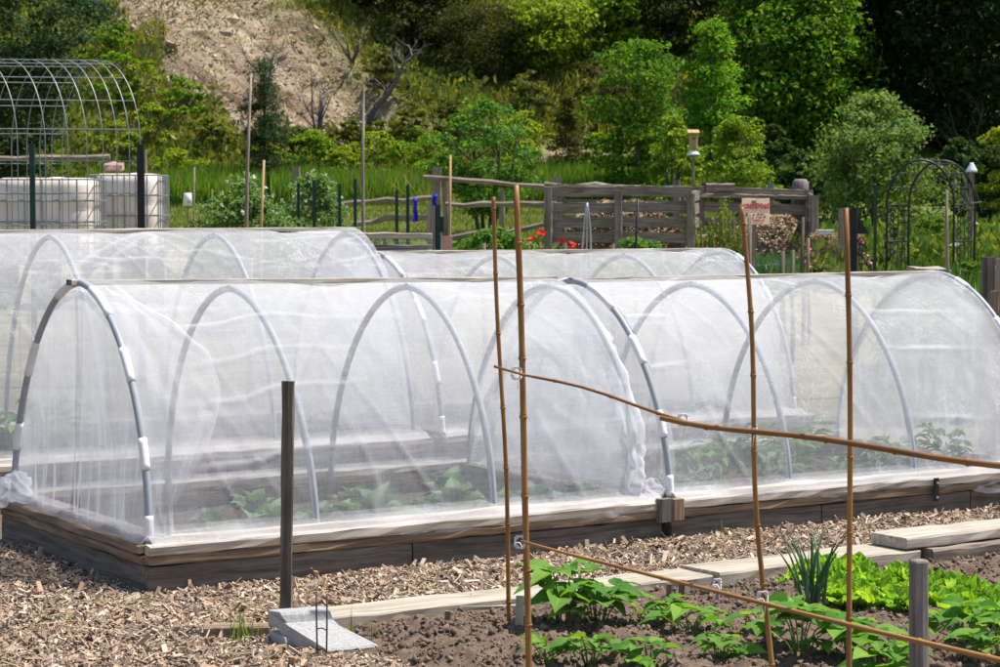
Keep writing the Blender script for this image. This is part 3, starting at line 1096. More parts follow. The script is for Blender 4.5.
# ------------------------------------------------------------------ crops under the nets
def leaf_sheet(mb, base, tip, width, curl=.25, ruffle=0.0, up=Vector((0, 0, 1)), n=7, m=5, shape=1.0, cup=.25, seed=0):
    """one broad leaf as a curved, cupped sheet from base to tip"""
    base, tip = Vector(base), Vector(tip)
    d = tip - base
    L = d.length
    x = d.normalized()
    s = x.cross(up)
    if s.length < .05:
        s = Vector((1, 0, 0))
    s.normalize()
    nrm = s.cross(x)
    P, Gc = np.zeros((n, m, 3)), np.zeros((n, m, 3))
    ph = R.uniform(0, 9)
    for i in range(n):
        t = i / (n - 1)
        w = width * (math.sin(PI * min(1, t ** (.75 * shape) * .97 + .03)) ** .8)
        c = base + x * (L * t) + nrm * (curl * L * math.sin(PI * t * .9))
        for j in range(m):
            q = (j / (m - 1)) * 2 - 1
            z = cup * w * abs(q) ** 1.3
            rf = ruffle * w * abs(q) * math.sin(t * 17 + ph + j * 2.6)
            P[i, j] = c + s * (q * w * .5) + nrm * (z + rf)
            Gc[i, j] = (t, q, 0)
    mb.grid(P, g=Gc)


def brassica(rr, h=.24, n=12, w=.11):
    mb = MB()
    for k in range(n):
        a = k * 2.4 + rr.normal(0, .3)
        t = k / n
        r = h * (.9 - .55 * t) * rr.uniform(.8, 1.15)
        z = h * (.35 + .65 * t)
        leaf_sheet(mb, (math.cos(a) * .02, math.sin(a) * .02, .03 + .05 * t), (math.cos(a) * r, math.sin(a) * r, z), w * rr.uniform(.8, 1.2), .22, .10, n=7, m=7)
    return mb


def bush_leaf(rr, h=.3, n=40, w=.045, l=.10, spread=.16):
    mb = MB()
    for k in range(n):
        a = rr.uniform(0, 2 * PI)
        z = h * (.2 + .8 * rr.uniform() ** .8)
        r0 = spread * rr.uniform(.1, .7) * (.4 + z / h)
        b = Vector((math.cos(a) * r0, math.sin(a) * r0, z))
        a2 = a + rr.normal(0, .6)
        leaf_sheet(mb, b, b + Vector((math.cos(a2) * l, math.sin(a2) * l, rr.uniform(-.4, .25) * l)) * rr.uniform(.7, 1.2), w * rr.uniform(.8, 1.2), .2, .03, n=5, m=3)
    return mb


rr = np.random.default_rng(77)
protos = []
for k in range(3):
    t = thing('cabbage_plant', 'grey green cabbage plant under the front left net', 'cabbage', (0, 0, 0))
    brassica(rr, .20 + .03 * k).build('leaf_rosette', M['cabbage'], t, True)
    MB().tube([(0, 0, 0), (0, 0, .09)], .012, 6).build('stem', M['stem'], t, True)
    protos.append(t)
cab = [(.75, .32), (1.0, .42), (1.22, .3), (1.5, .36), (1.72, .45), (1.92, .33), (2.15, .42), (2.38, .34), (.5, .5), (1.35, .75), (1.9, .8), (.9, .9)]
for k, (u, v) in enumerate(cab):
    p = protos[k % 3]
    lab = 'grey green cabbage plant in the row under the front left net'
    s = .78 + .4 * rr.uniform()
    if k < 3:
        p.location = uv(u, v, .095)
        p['label'] = lab
        p['group'] = 'cabbages under the front left net'
        p.scale = (s, s, s)
    else:
        dup(p, uv(u, v, .095), rr.uniform(0, 6), lab, s, 'cabbages under the front left net')
protos = []
for k in range(2):
    t = thing('pepper_plant', 'x', 'vegetable plant', (0, 0, 0))
    bush_leaf(rr, .26 + .06 * k, 46, .05, .13).build('foliage', M['pepper'], t, True)
    MB().tube([(0, 0, 0), (.01, 0, .12), (0, .01, .24)], .006, 5).build('stem', M['stem'], t, True)
    protos.append(t)
pep = [(2.95, .4), (3.2, .5), (3.65, .45), (3.9, .6), (4.15, .5), (4.4, .45), (4.65, .62), (4.9, .5), (3.75, 1.0), (4.3, 1.1)]
for k, (u, v) in enumerate(pep):
    lab = 'leafy green plant in the row under the front right net'
    p = protos[k % 2]
    s = .62 + .35 * rr.uniform()
    if k < 2:
        p.location = uv(u, v, .095)
        p['label'] = lab
        p['group'] = 'plants under the front right net'
        p.scale = (s, s, s)
    else:
        dup(p, uv(u, v, .095), rr.uniform(0, 6), lab, s, 'plants under the front right net')
for k, (u, v) in enumerate([(.75, 3.6), (1.0, 3.9)]):
    dup(protos[0], uv(u, v, .095), 1.3 * k, 'dark leafy plant under the tall back net', 1.3, 'plants under the tall back net')
# ------------------------------------------------------------------ planks edging the near bed
def plank(name, label, u0, u1, va, vb, z0, z1, rz=0.0, mat='plank'):
    c = uv((u0 + u1) / 2, (va + vb) / 2, (z0 + z1) / 2)
    L = u1 - u0
    mb = MB().bar((-L / 2, 0, 0), (L / 2, 0, 0), vb - va, z1 - z0, rough=.002, ch=.1)
    return solo(name, mb, M[mat], label, 'plank', c, RZ + rz)


plank('plank', 'long weathered plank on the ground edging the dug soil, left end behind the concrete block', .10, 2.10, -1.11, -.885, .012, .066)
plank('plank', 'shorter pale plank lying between the onion clump and the wood chips', 2.06, 3.22, -1.125, -.86, .022, .078, .03)
plank('plank', 'thick pale plank laid on top of another at the right, casting a shadow', 3.14, 4.9, -1.08, -.845, .085, .135, .03, 'board_pale')
plank('plank', 'dark plank lying underneath the thick pale plank at the right', 3.26, 4.9, -1.16, -.92, .015, .078, -.01, 'grey_wood')
plank('wood_offcut', 'short split of brown wood beside the grass tuft and the dark stake', -.22, .02, -1.06, -.97, .012, .06, -.4, 'board_brown')
plank('wood_offcut', 'thin slanting wood strip lying on the soil by the bamboo cane', .78, 1.02, -1.22, -1.19, .05, .066, -.45)

# ------------------------------------------------------------------ stakes and posts in front
b = G(285, 634, .0)
t_ = at(288.5, 381, b.y)
MBp = MB().bar((0, 0, -.1), (t_.x - b.x, 0, t_.z), .045, .034, up=(0, 1, 0), rough=.0018, ch=.12)
solo('stake', MBp, M['old_post'], 'tall dark square wooden stake standing behind the concrete block', 'stake', b)
b = at(918, 700, 6.3)
tz = at(918, 560, 6.3).z
gpos = Vector((b.x, 6.3, 0))
mb = MB().tube([(0, 0, -.1), (.002, 0, .2), (0, .001, .4), (-.002, 0, tz - .005), (-.002, 0, tz)], [.0285, .0285, .028, .0285, .025], 9)
solo('post', mb, M['stump_post'], 'grey brown rounded wooden post cut off flat, nearest to the camera at right', 'post', gpos)
for px, py0, py1, w, lab in ((447, 634, 611, .022, 'small wooden peg in the soil beside the long plank'),
                             (519, 640, 596, .030, 'pale flat wooden plant marker beside the thin bamboo cane'),
                             (668, 604, 584, .022, 'dark wooden peg at the soil edge left of the paired peg'),
                             (681, 602, 580, .026, 'brown wooden peg at the soil edge, right one of a close pair'),
                             (717, 606, 586, .018, 'pale plant marker near the small onion seedlings')):
    p = G(px, py0, .02)
    h = at(px, py1, p.y).z - .02
    solo('peg', MB().bar((0, 0, -.05), (.004, 0, h), w, .014, up=(0, 1, 0), rough=.001), M['plank' if 'pale' in lab else 'board_brown'], lab, 'peg', p)


# ------------------------------------------------------------------ bamboo canes
def cane(label, a, b, r0, r1, seed, group='bamboo canes of the plant frame'):
    a, b = Vector(a), Vector(b)
    rr = np.random.default_rng(seed)
    r0, r1 = r0 * .85, r1 * .85
    L = (b - a).length
    d = (b - a).normalized()
    s = d.orthogonal().normalized()
    s2 = d.cross(s)
    pts, rad = [], []
    x = 0
    wob = rr.normal(0, .006, 2)
    nodes = []
    while x < L:
        nodes.append(x)
        x += rr.uniform(.17, .30)
    nodes.append(L)

    def P(q):
        k = q / L
        return a + d * q + s * (wob[0] * math.sin(k * 7) + .010 * math.sin(k * PI)) + s2 * (wob[1] * math.sin(k * 9 + 1))

    def rd(q):
        return r0 + (r1 - r0) * q / L
    for i, q in enumerate(nodes):
        r = rd(q)
        if 0 < i < len(nodes) - 1:
            for o, k in ((-.012, 1.0), (-.005, 1.08), (-.002, 1.30), (.001, 1.34), (.003, 1.02), (.006, 1.12), (.013, 1.0)):
                pts.append(P(q + o))
                rad.append(r * k)
        else:
            pts.append(P(q))
            rad.append(r)
        if i < len(nodes) - 1:
            m = (q + nodes[i + 1]) / 2
            pts.append(P(m))
            rad.append(rd(m) * .97)
    mb = MB().tube([p - a for p in pts], rad, 12)
    return solo('bamboo_cane', mb, M['bamboo'], label, 'bamboo cane', a, 0, group, True)


def ground_pt(px, d):
    p = at(px, 300, d)
    return Vector((p.x, d, .01))


DC = {'thin': 7.55, 'thick': 7.25, 'mid': 6.62, 'right': 6.30, 'end': 5.75}


def upright(px0, py0, px1, d, lab, r0, r1, seed):
    top = at(px1, py0, d)
    bot = at(px0, 667, d)
    k = (bot.z + .05) / (top.z - bot.z)
    bot2 = bot + (bot - top) * k
    return cane(lab, bot2, top, r0, r1, seed)


upright(511, 197, 492.5, 8.15, 'thin upright bamboo cane, leaning left, leftmost of the uprights', .0105, .0092, 1)
upright(527.5, 185, 516, 7.25, 'thick upright bamboo cane beside the leaning thin one', .0135, .0125, 2)
upright(766, 207, 742, 6.62, 'upright bamboo cane leaning left in front of the compost sign', .0102, .0085, 3)
upright(848.5, 208, 846.5, 6.30, 'straight upright bamboo cane near the grey cut post', .0098, .0092, 4)
# crosspieces
cane('thin crosswise bamboo cane tied high on the thick upright', at(494, 365, 7.22), at(693, 424, 6.82), .0052, .0068, 5)
cane('thick crosswise bamboo cane, the upper one running out at right', at(660, 416, 6.80), at(1060, 472, 5.55), .0098, .0108, 6)
cane('long crosswise bamboo cane, the lower one across the bean plants', at(521, 541, 7.20), at(1060, 674, 5.55), .0058, .0098, 7)


def tie(p, r, lab, tail=.05):
    mb = MB()
    for k in range(3):
        an = np.linspace(0, 2 * PI, 15)
        tl = .3 * (k - 1)
        mb.tube([(math.cos(q) * r, .2 * r * math.sin(q * 2), math.sin(q) * r * 1.1 + tl * .03 * math.cos(q)) for q in an], .0016, 5)
    mb.tube([(0, -r, 0), (-.012, -r - .006, .002), (-.022, -r - .008, -.006)], .0013, 5)
    mb.tube([(0, -r, 0), (.006, -r - .006, -.012), (.003, -r - .008, -tail)], .0013, 5)
    solo('string_tie', mb, M['string'], lab, 'string', p, 0, None, True)


tie(at(516.5, 373.5, 7.24), .017, 'white string knot where the thin high crosspiece meets the thick cane')
tie(at(683, 420, 6.80), .016, 'white string binding the two upper crosspieces together', .012)
tie(at(751, 430, 6.62), .018, 'white string knot on the upper crosspiece at the leaning upright')
tie(at(520, 542, 7.25), .018, 'white string knot holding the lower crosspiece to the thick cane', .02)
tie(at(717, 584, 6.75), .013, 'white string hanging from the lower crosspiece between uprights', .07)
tie(at(762.5, 598, 6.62), .017, 'white string knot on the lower crosspiece at the leaning upright', .05)

# ------------------------------------------------------------------ concrete block and wire beside it
c0 = Vector((-.735, 7.99, 0))
root = thing('concrete_block', 'broken pale concrete block with a raised lip, in front of the dark stake', 'concrete block', c0, math.radians(23))
root.scale = (1, 1, .82)
pr = [(.045, .10), (.045, .165), (.035, .172), (-.03, .172), (-.045, .160), (-.055, .128), (-.075, .118), (-.27, .055), (-.28, .045), (-.275, .005), (-.25, -.02), (-.05, .06), (.0, .09)]
n = 16
mb = MB()
Vv, F = [], []
for i in range(n):
    x = -.09 + .19 * i / (n - 1)
    for q, (y, z) in enumerate(pr):
        j = R.normal(0, .0007, 3) + (np.array([R.normal(0, .006), 0, 0]) if i in (0, n - 1) else 0)
        Vv.append((x + j[0] + (.035 if y < -.2 else 0) * 1.0 - y * .25, y + j[1], z + j[2]))
k = len(pr)
for i in range(n - 1):
    for q in range(k):
        F.append((i * k + q, i * k + (q + 1) % k, (i + 1) * k + (q + 1) % k, (i + 1) * k + q))
F += [tuple(range(k)), tuple((n - 1) * k + q for q in range(k - 1, -1, -1))]
mb.raw(Vv, F).build('slab', M['concrete'], root)
mb = MB().bar((-.09, -.02, .03), (.12, .0, .03), .16, .09, rough=.004)
mb.build('foot', M['concrete'], root)
p = G(322, 664, .0)
mb = MB()
for dx, zt in ((-.018, .26), (.018, .25)):
    mb.tube([(dx * .8, 0, -.03), (dx, .003, .12), (dx * 1.05, 0, zt)], .0032, 6)
for z in (.05, .125, .215):
    mb.tube([(-.018, 0, z), (.0, .0, z + .004), (.018, 0, z - .006)], .0026, 6)
solo('wire_ladder', mb, M['rust'], 'rusty ladder of masonry wire stuck upright before the concrete block', 'wire', p, .1, None, True)


# ------------------------------------------------------------------ plants of the near bed
def bean_leaflet(mb, base, dirv, L, w, droop):
    up = Vector((R.normal(0, .25), R.normal(0, .25), 1)).normalized()
    d = Vector(dirv).normalized()
    n, m = 9, 7
    s = d.cross(up).normalized()
    nr = s.cross(d)
    P, Gc = np.zeros((n, m, 3)), np.zeros((n, m, 3))
    wid = [0, .62, .93, 1.0, .92, .74, .50, .24, .0]
    tw = R.normal(0, .12)
    for i in range(n):
        t = i / (n - 1)
        c = base + d * (L * t) + Vector((0, 0, -droop * L * t * t)) + nr * (.05 * L * math.sin(PI * t))
        for j in range(m):
            q = j / (m - 1) * 2 - 1
            back = -.10 * L * abs(q) * (1 - t) if i else 0
            P[i, j] = c + s * (q * w * .5 * wid[i]) + nr * (w * .16 * abs(q) * wid[i] + tw * q * w * .4 * t + .012 * w * math.sin(i * 2.2 + j * 1.7)) + d * back
            Gc[i, j] = (t, q, 0)
    mb.grid(P, g=Gc)


def bean_plant(label, px, py, h, spread, nl, lsize, seed, z=.03):
    rr = np.random.default_rng(seed)
    p = G(px, py, z)
    root = thing('bean_plant', label, 'bean plant', p, 0, 'bean plants in the near bed')
    lf, st = MB(), MB()
    nstem = max(2, nl // 4)
    for q in range(nl):
        a = q * 2.4 + rr.normal(0, .3)
        hz = h * (.45 + .55 * rr.uniform())
        rad = spread * (.25 + .75 * rr.uniform() ** .7) * (1.15 - .5 * hz / h)
        tip = Vector((math.cos(a) * rad, math.sin(a) * rad, hz))
        root_p = Vector((math.cos(a) * .012, math.sin(a) * .012, 0))
        mid = root_p.lerp(tip, .55) + Vector((0, 0, hz * .22))
        st.tube([root_p, root_p.lerp(mid, .6) + Vector((0, 0, .015)), mid, tip], [.0038, .003, .0025, .0018], 6)
        out = Vector((math.cos(a), math.sin(a), rr.uniform(-.15, .35)))
        side = Vector((-math.sin(a), math.cos(a), rr.uniform(-.1, .2)))
        L = .88 * lsize * rr.uniform(.6, 1.15)
        bean_leaflet(lf, tip, out, L * 1.1, L * .78, rr.uniform(-.05, .25))
        for sg in (-1, 1):
            bean_leaflet(lf, tip - out * .012, side * sg + out * .25, L * .95, L * .68, rr.uniform(-.05, .3))
    lf.build('foliage', M['bean'], root, True)
    st.build('stem', M['stem'], root, True)
    return root


bean_plant('tall broad-leaved bean plant just right of the thick upright cane', 562, 634, .26, .125, 11, .125, 1)
bean_plant('broad-leaved bean plant with one leaf reaching right over bare soil', 598, 634, .23, .14, 11, .125, 2)
bean_plant('low bean plant at the bottom edge, below the tall bean plant', 590, 668, .11, .12, 9, .085, 3)
bean_plant('low yellowish bean seedling by the foot of the thick cane', 545, 668, .10, .08, 6, .07, 4)
bean_plant('small bean plant at the bottom edge left of the leaning upright', 648, 672, .10, .11, 8, .085, 5)
bean_plant('medium bean plant under the lower crosspiece, near the pegs', 690, 640, .16, .12, 8, .095, 6)
bean_plant('bean plant beside the pegs with folded upright leaves', 668, 632, .13, .07, 6, .085, 8)
bean_plant('leafy bean plant at the bottom edge below the string tail', 720, 672, .12, .11, 8, .085, 9)
bean_plant('large dense bean plant between the two right uprights', 800, 668, .22, .17, 15, .135, 10)
bean_plant('bean plant with wide leaves left of the grey cut post', 850, 668, .17, .14, 9, .13, 11)
bean_plant('bean plant at the bottom edge between grey post and right uprights', 880, 690, .16, .10, 8, .11, 12)
bean_plant('bean plant behind the grey cut post on its right side', 962, 650, .16, .13, 10, .105, 13)
bean_plant('bean plant at the lower right corner of the bed', 1000, 668, .18, .13, 10, .12, 14)
bean_plant('bean plant low beside the leaning upright on its left', 742, 650, .14, .10, 6, .10, 15)


# lettuces: ruffled lime leaves
def lettuce_mesh(rr, h):
    mb = MB()
    n = 20
    for k in range(n):
        a = k * 2.4 + rr.normal(0, .25)
        t = k / n
        r = h * (1.0 - .75 * t) * rr.uniform(.8, 1.2)
        z = h * (.55 + .55 * t) * rr.uniform(.85, 1.1)
        leaf_sheet(mb, (math.cos(a) * .01, math.sin(a) * .01, .01), (math.cos(a) * r, math.sin(a) * r, z), h * .75 * rr.uniform(.8, 1.2), -.12, .16, n=11, m=11, shape=1.5, cup=.2)
    return mb


rr = np.random.default_rng(5)
lm = [lettuce_mesh(rr, .15).mesh('lettuce', M['lettuce'], True) for _ in range(4)]
spots = []
for k, px in enumerate(np.linspace(800, 1010, 15)):
    spots.append((px, 592 + (px - 800) * .13 + rr.normal(0, 3)))
for k, px in enumerate(np.linspace(810, 1010, 14)):
    spots.append((px, 583 + (px - 810) * .125 + rr.normal(0, 2)))
for k, px in enumerate(np.linspace(830, 1005, 10)):
    spots.append((px, 606 + (px - 830) * .14 + rr.normal(0, 4)))
for k, (px, py) in enumerate(spots):
    p = G(px, py, .03)
    o = bpy.data.objects.new('lettuce', lm[k % 4])
    COL.objects.link(o)
    o.location = p
    o.rotation_euler = (rr.normal(0, .1), rr.normal(0, .1), rr.uniform(0, 6))
    s = rr.uniform(.62, .95)
    o.scale = (s, s, s * rr.uniform(.85, 1.1))
    tag(o, 'lime green ruffled lettuce in the row under the pale planks', 'lettuce', 'lettuces in the near bed')


def blade(mb, base, ang, h, lean, w, bend=0.0, n=7):
    P = np.zeros((n, 3, 3))
    dx, dy = math.cos(ang), math.sin(ang)
    for i in range(n):
        t = i / (n - 1)
        r = lean * h * t ** 1.6
        z = h * (t - bend * t ** 3)
        ww = w * (1 - t ** 1.8) + .0004
        for j in range(3):
            q = j - 1
            P[i, j] = (base[0] + dx * r - dy * q * ww / 2 + dx * abs(q) * ww * .3, base[1] + dy * r + dx * q * ww / 2 + dy * abs(q) * ww * .3, base[2] + z)
    mb.grid(P)


def blade_clump(name, label, cat, p, n, h, w, lean, seed, mat, group=None, bend=.2, rad=.015):
    rr = np.random.default_rng(seed)
    mb = MB()
    for q in range(n):
        a = rr.uniform(0, 2 * PI)
        blade(mb, (rr.normal(0, rad), rr.normal(0, rad), -.01), a, h * rr.uniform(.45, 1.05), lean * rr.uniform(.05, 1.0), w * rr.uniform(.6, 1.15), bend * rr.uniform(0, 1.3))
    return solo(name, mb, M[mat], label, cat, p, 0, group, True)


op = G(812, 612, .03)
root = thing('onion_clump', 'tall clump of blue green onion leaves with dried yellow outer ones', 'onion', op)
mb, md = MB(), MB()
rr = np.random.default_rng(9)
for q in range(26):
    a = rr.uniform(0, 2 * PI)
    h = rr.uniform(.2, .38)
    ln = rr.uniform(.02, .5)
    pts = []
    bx, by = rr.normal(0, .02, 2)
    for i in range(7):
        t = i / 6
        pts.append((bx + math.cos(a) * ln * h * t ** 1.7, by + math.sin(a) * ln * h * t ** 1.7, h * (t - .12 * ln * t ** 3)))
    mb.tube(pts, [.006, .0062, .0058, .005, .004, .0026, .0005], 6)
mb.build('leaves', M['onion'], root, True)
for q in range(9):
    blade(md, (rr.normal(0, .02), rr.normal(0, .02), 0), rr.uniform(0, 6.3), rr.uniform(.15, .26), rr.uniform(.5, 1.1), .008, .4)
md.build('dry_leaves', M['dry'], root, True)
blade(mb2 := MB(), (0, 0, 0), .35, .40, .5, .006, .1)
mb2.build('flower_stalk', M['weed'], root, True)
for k, (px, py) in enumerate([(722, 598), (730, 604), (740, 600), (748, 606), (757, 600), (735, 592), (780, 596), (790, 604), (850, 622), (858, 630), (870, 628), (884, 632), (945, 632), (955, 640), (968, 642), (980, 640), (992, 646)]):
    blade_clump('onion_seedling', 'thin wispy onion seedlings in a line beside the beans', 'onion', G(px, py, .03), 5, .13, .0035, .6, 100 + k, 'onion', 'onion seedlings in the near bed')
blade_clump('grass_tuft', 'grass tuft growing in the wood chips left of the dark stake', 'grass tuft', G(243, 640, .02), 26, .15, .006, .8, 50, 'weed', rad=.03)
blade_clump('grass_tuft', 'small weed at the corner foot of the front bed', 'grass tuft', G(136, 604, .02), 16, .07, .006, .9, 51, 'weed', rad=.02)
blade_clump('grass_tuft', 'upright grass blades between concrete block and long plank', 'grass tuft', G(352, 636, .03), 6, .15, .007, .3, 52, 'weed', rad=.015)
blade_clump('grass_tuft', 'thin grass at the dark soil edge right of the concrete block', 'grass tuft', G(372, 640, .03), 8, .10, .005, .6, 53, 'dry', rad=.02)
blade_clump('grass_tuft', 'short green weed in front of the wire ladder', 'grass tuft', G(308, 664, .01), 12, .08, .006, .9, 54, 'weed', rad=.03)
blade_clump('grass_tuft', 'small weed in the chips below the right front bed, near its left end', 'grass tuft', G(718, 531, .05), 12, .08, .006, .8, 55, 'weed', rad=.03)
blade_clump('grass_tuft', 'small leafy weed at the foot of the thin cane', 'grass tuft', G(515, 640, .03), 18, .06, .008, 1.2, 56, 'weed', rad=.02)
blade_clump('grass_tuft', 'weed in the bark chips at the lower left', 'grass tuft', G(66, 620, .03), 10, .06, .005, 1.2, 57, 'weed', rad=.03)
mb = MB()
leaf_sheet(mb, (0, 0, 0), (.11, -.07, -.03), .045, .2, .05)
solo('fallen_leaf', mb, M['cabbage'], 'single green leaf hanging over the rail of the right front bed', 'leaf', uv(4.92, -.03, TOP + .035), 0, None, True)
# ------------------------------------------------------------------ arched cattle panel trellis on the left
def gp(px, d):
    """the ground under a photograph column at a given distance"""
    p = at(px, 300, d)
    return Vector((p.x, d, float(gz(p.x, d))))


def upright_thing(px, py_top, d, r=.02):
    p = gp(px, d)
    return p, at(px, py_top, d).z - p.z


S_ = Vector((-.60, .80, 0)).normalized()
A_ = Vector((.98, .18, 0)).normalized()
near = gp(142, 18.0)
zg = near.z
SP = 1.45
root = thing('wire_arch_trellis', 'arched grey wire trellis over two dark posts in front of the white tanks', 'trellis', near)
zc = at(142, 147, 18.0).z - zg
mbw = MB()
rad = .0043
LA = 3.2


def arch_pt(a, q):
    """a along the tunnel from the right end; q arc length 0..1"""
    leg = zc
    arcL = PI * SP / 2 * 1.05
    tot = 2 * leg + arcL
    l = q * tot
    if l < leg:
        s, z = 0, l
    elif l > leg + arcL:
        s, z = SP, tot - l
    else:
        th = (l - leg) / arcL * PI
        s, z = SP / 2 - math.cos(th) * SP / 2, leg + math.sin(th) * SP / 2 * 1.02
    p = -A_ * a + S_ * s
    return Vector((p.x, p.y, z))


for a in (0, .09, .19, .30, .43, .58, .76, .98, 1.2, 1.42, 1.65, 1.9, 2.15, 2.4):
    mbw.tube([arch_pt(a, q) for q in np.linspace(0, 1, 60)], rad, 5)
for q in np.linspace(.0, 1, 25):
    mbw.tube([arch_pt(0, q), arch_pt(1.2, q), arch_pt(2.4, q)], rad * 1.0, 5)
mbw.build('wire_panel', M['wire_grey'], root)
for a, w in ((-.005, .06), (.86, .045)):
    p = arch_pt(a, 0)
    for s in (0,):
        q = p + S_ * s
        MB().bar(q + Vector((0, -.03, -.3)), q + Vector((0, -.03, zc + .02)), w, w * .6, up=(0, 1, 0), rough=0, rings=2).build('post', M['black_steel' if a < 0 else 'green_steel'], root)

# ------------------------------------------------------------------ white liquid tanks in cages
def tote(label, px, d, wx, wy, ztop, rz, seed):
    p = gp(px, d)
    root = thing('caged_tank', label, 'water tank', p, rz, 'caged white tanks')
    h = 1.08
    zt = ztop - p.z
    z0 = zt - h
    n = 26
    mb = MB()
    # rounded tank body with shallow ribs
    prof_ = [(0, .86), (.02, .95), (.08, 1.0), (.3, 1.0), (.33, .985), (.36, 1.0), (.6, 1.0), (.63, .985), (.66, 1.0), (.9, 1.0), (.97, .96), (1.0, .88)]
    Vv = []
    for t, k in prof_:
        for q in range(40):
            a = 2 * PI * q / 40
            c, s = math.cos(a), math.sin(a)
            e = 5.0
            rr_ = 1 / (abs(c) ** e + abs(s) ** e) ** (1 / e)
            Vv.append((c * rr_ * wx / 2 * k, s * rr_ * wy / 2 * k, z0 + t * (h - .04)))
    F = [(i * 40 + q, i * 40 + (q + 1) % 40, (i + 1) * 40 + (q + 1) % 40, (i + 1) * 40 + q) for i in range(len(prof_) - 1) for q in range(40)]
    F += [tuple(range(39, -1, -1)), tuple((len(prof_) - 1) * 40 + q for q in range(40))]
    mb.raw(Vv, F).build('tank', M['tote'], root, True)
    mb = MB()
    X, Y = wx / 2 + .03, wy / 2 + .03
    for z in np.linspace(z0, zt - .06, 5):
        mb.tube([(-X, -Y, z), (X, -Y, z), (X, Y, z), (-X, Y, z), (-X, -Y, z)], .011, 6)
    for x in np.linspace(-X, X, 7):
        for y in (-Y, Y):
            mb.tube([(x, y, z0), (x, y, zt - .06)], .010, 6)
    for y in np.linspace(-Y, Y, 6)[1:-1]:
        for x in (-X, X):
            mb.tube([(x, y, z0), (x, y, zt - .06)], .010, 6)
    mb.build('cage', M['wire_grey'], root)
    mb = MB()
    for x in (-X * .85, 0, X * .85):
        mb.bar((x, -Y, z0 / 2), (x, Y, z0 / 2), .14, z0 - .01, rough=.003)
    mb.build('stand', M['grey_wood'], root)
    MB().lathe([(.09, 0), (.09, .012), (.075, .02), (.001, .02)], (.1, 0, zt - .046), 16).build('lid', M['pvc_white'], root)


tote('white caged tank behind the wire trellis, larger one at the far left', 50, 27, 1.19, 1.0, at(50, 175, 27).z, .05, 1)
tote('white caged tank on the right of the other, with a pinkish stone on it', 131, 28.4, .80, 1.0, at(130, 171, 28.4).z, .03, 2)
p = at(114, 171, 28.2)
solo('stone', MB().bar((-.11, 0, 0), (.12, 0, .01), .16, .10, rough=.012, rings=5, ch=.3), M['brick'], 'flat pinkish stone lying on the caged tanks', 'stone', (p.x, p.y, p.z + .045))

# ------------------------------------------------------------------ single stakes and T-posts
def tpost(px, py, d, lab, mat='green_steel', w=.035, grp=None):
    p, h = upright_thing(px, py, d)
    mb = MB().bar((0, 0, -.2), (0, 0, h), w, .008, up=(0, 1, 0), rough=0, rings=2, ch=.05)
    mb.bar((0, .016, -.2), (0, .016, h - .002), .008, w * .8, up=(0, 1, 0), rough=0, rings=2, ch=.05)
    return solo('steel_post', mb, M[mat], lab, 'post', p, 0, grp)


for px, py, d, lab in ((269, 175, 24, 'dark green steel post in the pea plants, leftmost of the row'),
                       (299, 183, 25, 'dark green steel post in front of the grey wooden post'),
                       (314.5, 180, 25, 'dark green steel post just right of the grey wooden post'),
                       (340, 184, 25, 'dark green steel post at the right edge of the pea plants'),
                       (355.5, 179, 24, 'dark green steel post beside the tall thin pole'),
                       (397, 190, 24, 'dark green steel post with a small white mark over the wire mesh bed'),
                       (408, 185, 24, 'dark green steel post nearest the hanging blue ribbons'),
                       (874.5, 187, 25, 'green steel post between the black post and the iron arch')):
    tpost(px, py, d, lab)


def pole(name, px0, px1, py, d, r, mat, lab, cat='pole', r1=None):
    p, h = upright_thing(px0, py, d)
    q = at(px1, py, d)
    off = q.x - p.x
    mb = MB().tube([(0, 0, -.2), (off * .3 + .01, 0, h * .3), (off * .65 - .008, 0, h * .65), (off, 0, h)], [r, r, r * .9, r1 or r * .7], 7)
    return solo(name, mb, M[mat], lab, cat, p, 0, None, True)


pole('pole', 242, 251, 74, 23, .022, 'grey_wood', 'tall thin grey pole rising from the left of the pea plants', r1=.012)
pole('pole', 362, 364, 84, 23, .020, 'grey_wood', 'tall thin grey pole rising right of the pea plants', r1=.010)
pole('cane', 258, 264, 160, 23, .018, 'tan_wood', 'light tan cane leaning among the pea plants', 'cane')
pole('stake', 212, 212, 189, 24, .016, 'old_post', 'short brown stake beside the white bucket', 'stake')
pole('stake', 194.5, 194.5, 167, 34, .018, 'grey_wood', 'thin grey stake behind the white bucket', 'stake')
pole('cane', 450, 450.5, 155, 21, .016, 'tan_wood', 'pale tan cane standing at the pink board by the square post', 'cane')
pole('stake', 792, 793, 250, 20, .022, 'old_post', 'short brown stake behind the back right tunnel', 'stake')
pole('stake', 782, 782.5, 251, 21, .030, 'old_post', 'stout grey stake in the onion rows by the back tunnel', 'stake')
pole('stake', 803, 803, 217, 22, .022, 'old_post', 'brown stake standing before the right corner of the compost bins', 'stake')
pole('stake', 808.5, 808.5, 238, 22, .020, 'board_brown', 'lighter brown stake beside the compost bin corner', 'stake')
pole('stake', 947, 947, 190, 26, .024, 'grey_wood', 'slim grey stake in front of the iron arch', 'stake')
pole('stake', 749, 750, 215, 24, .03, 'grey_wood', 'grey stake just under the compost sign', 'stake')
pole('stake', 484, 484, 243, 18, .022, 'old_post', 'short dark peg by the poppies, left one', 'stake')
pole('stake', 565, 565, 243, 18, .024, 'old_post', 'short dark peg among the red poppies', 'stake')
pole('stake', 613, 613, 244, 18, .022, 'old_post', 'short dark peg right of the spiral wires', 'stake')
pole('stake', 663, 663, 250, 18, .022, 'old_post', 'short dark peg near the slatted bin front', 'stake')
pole('black_stake', 633, 638, 199, 20, .016, 'black_steel', 'thin black stake leaning before the slatted compost bin', 'stake')

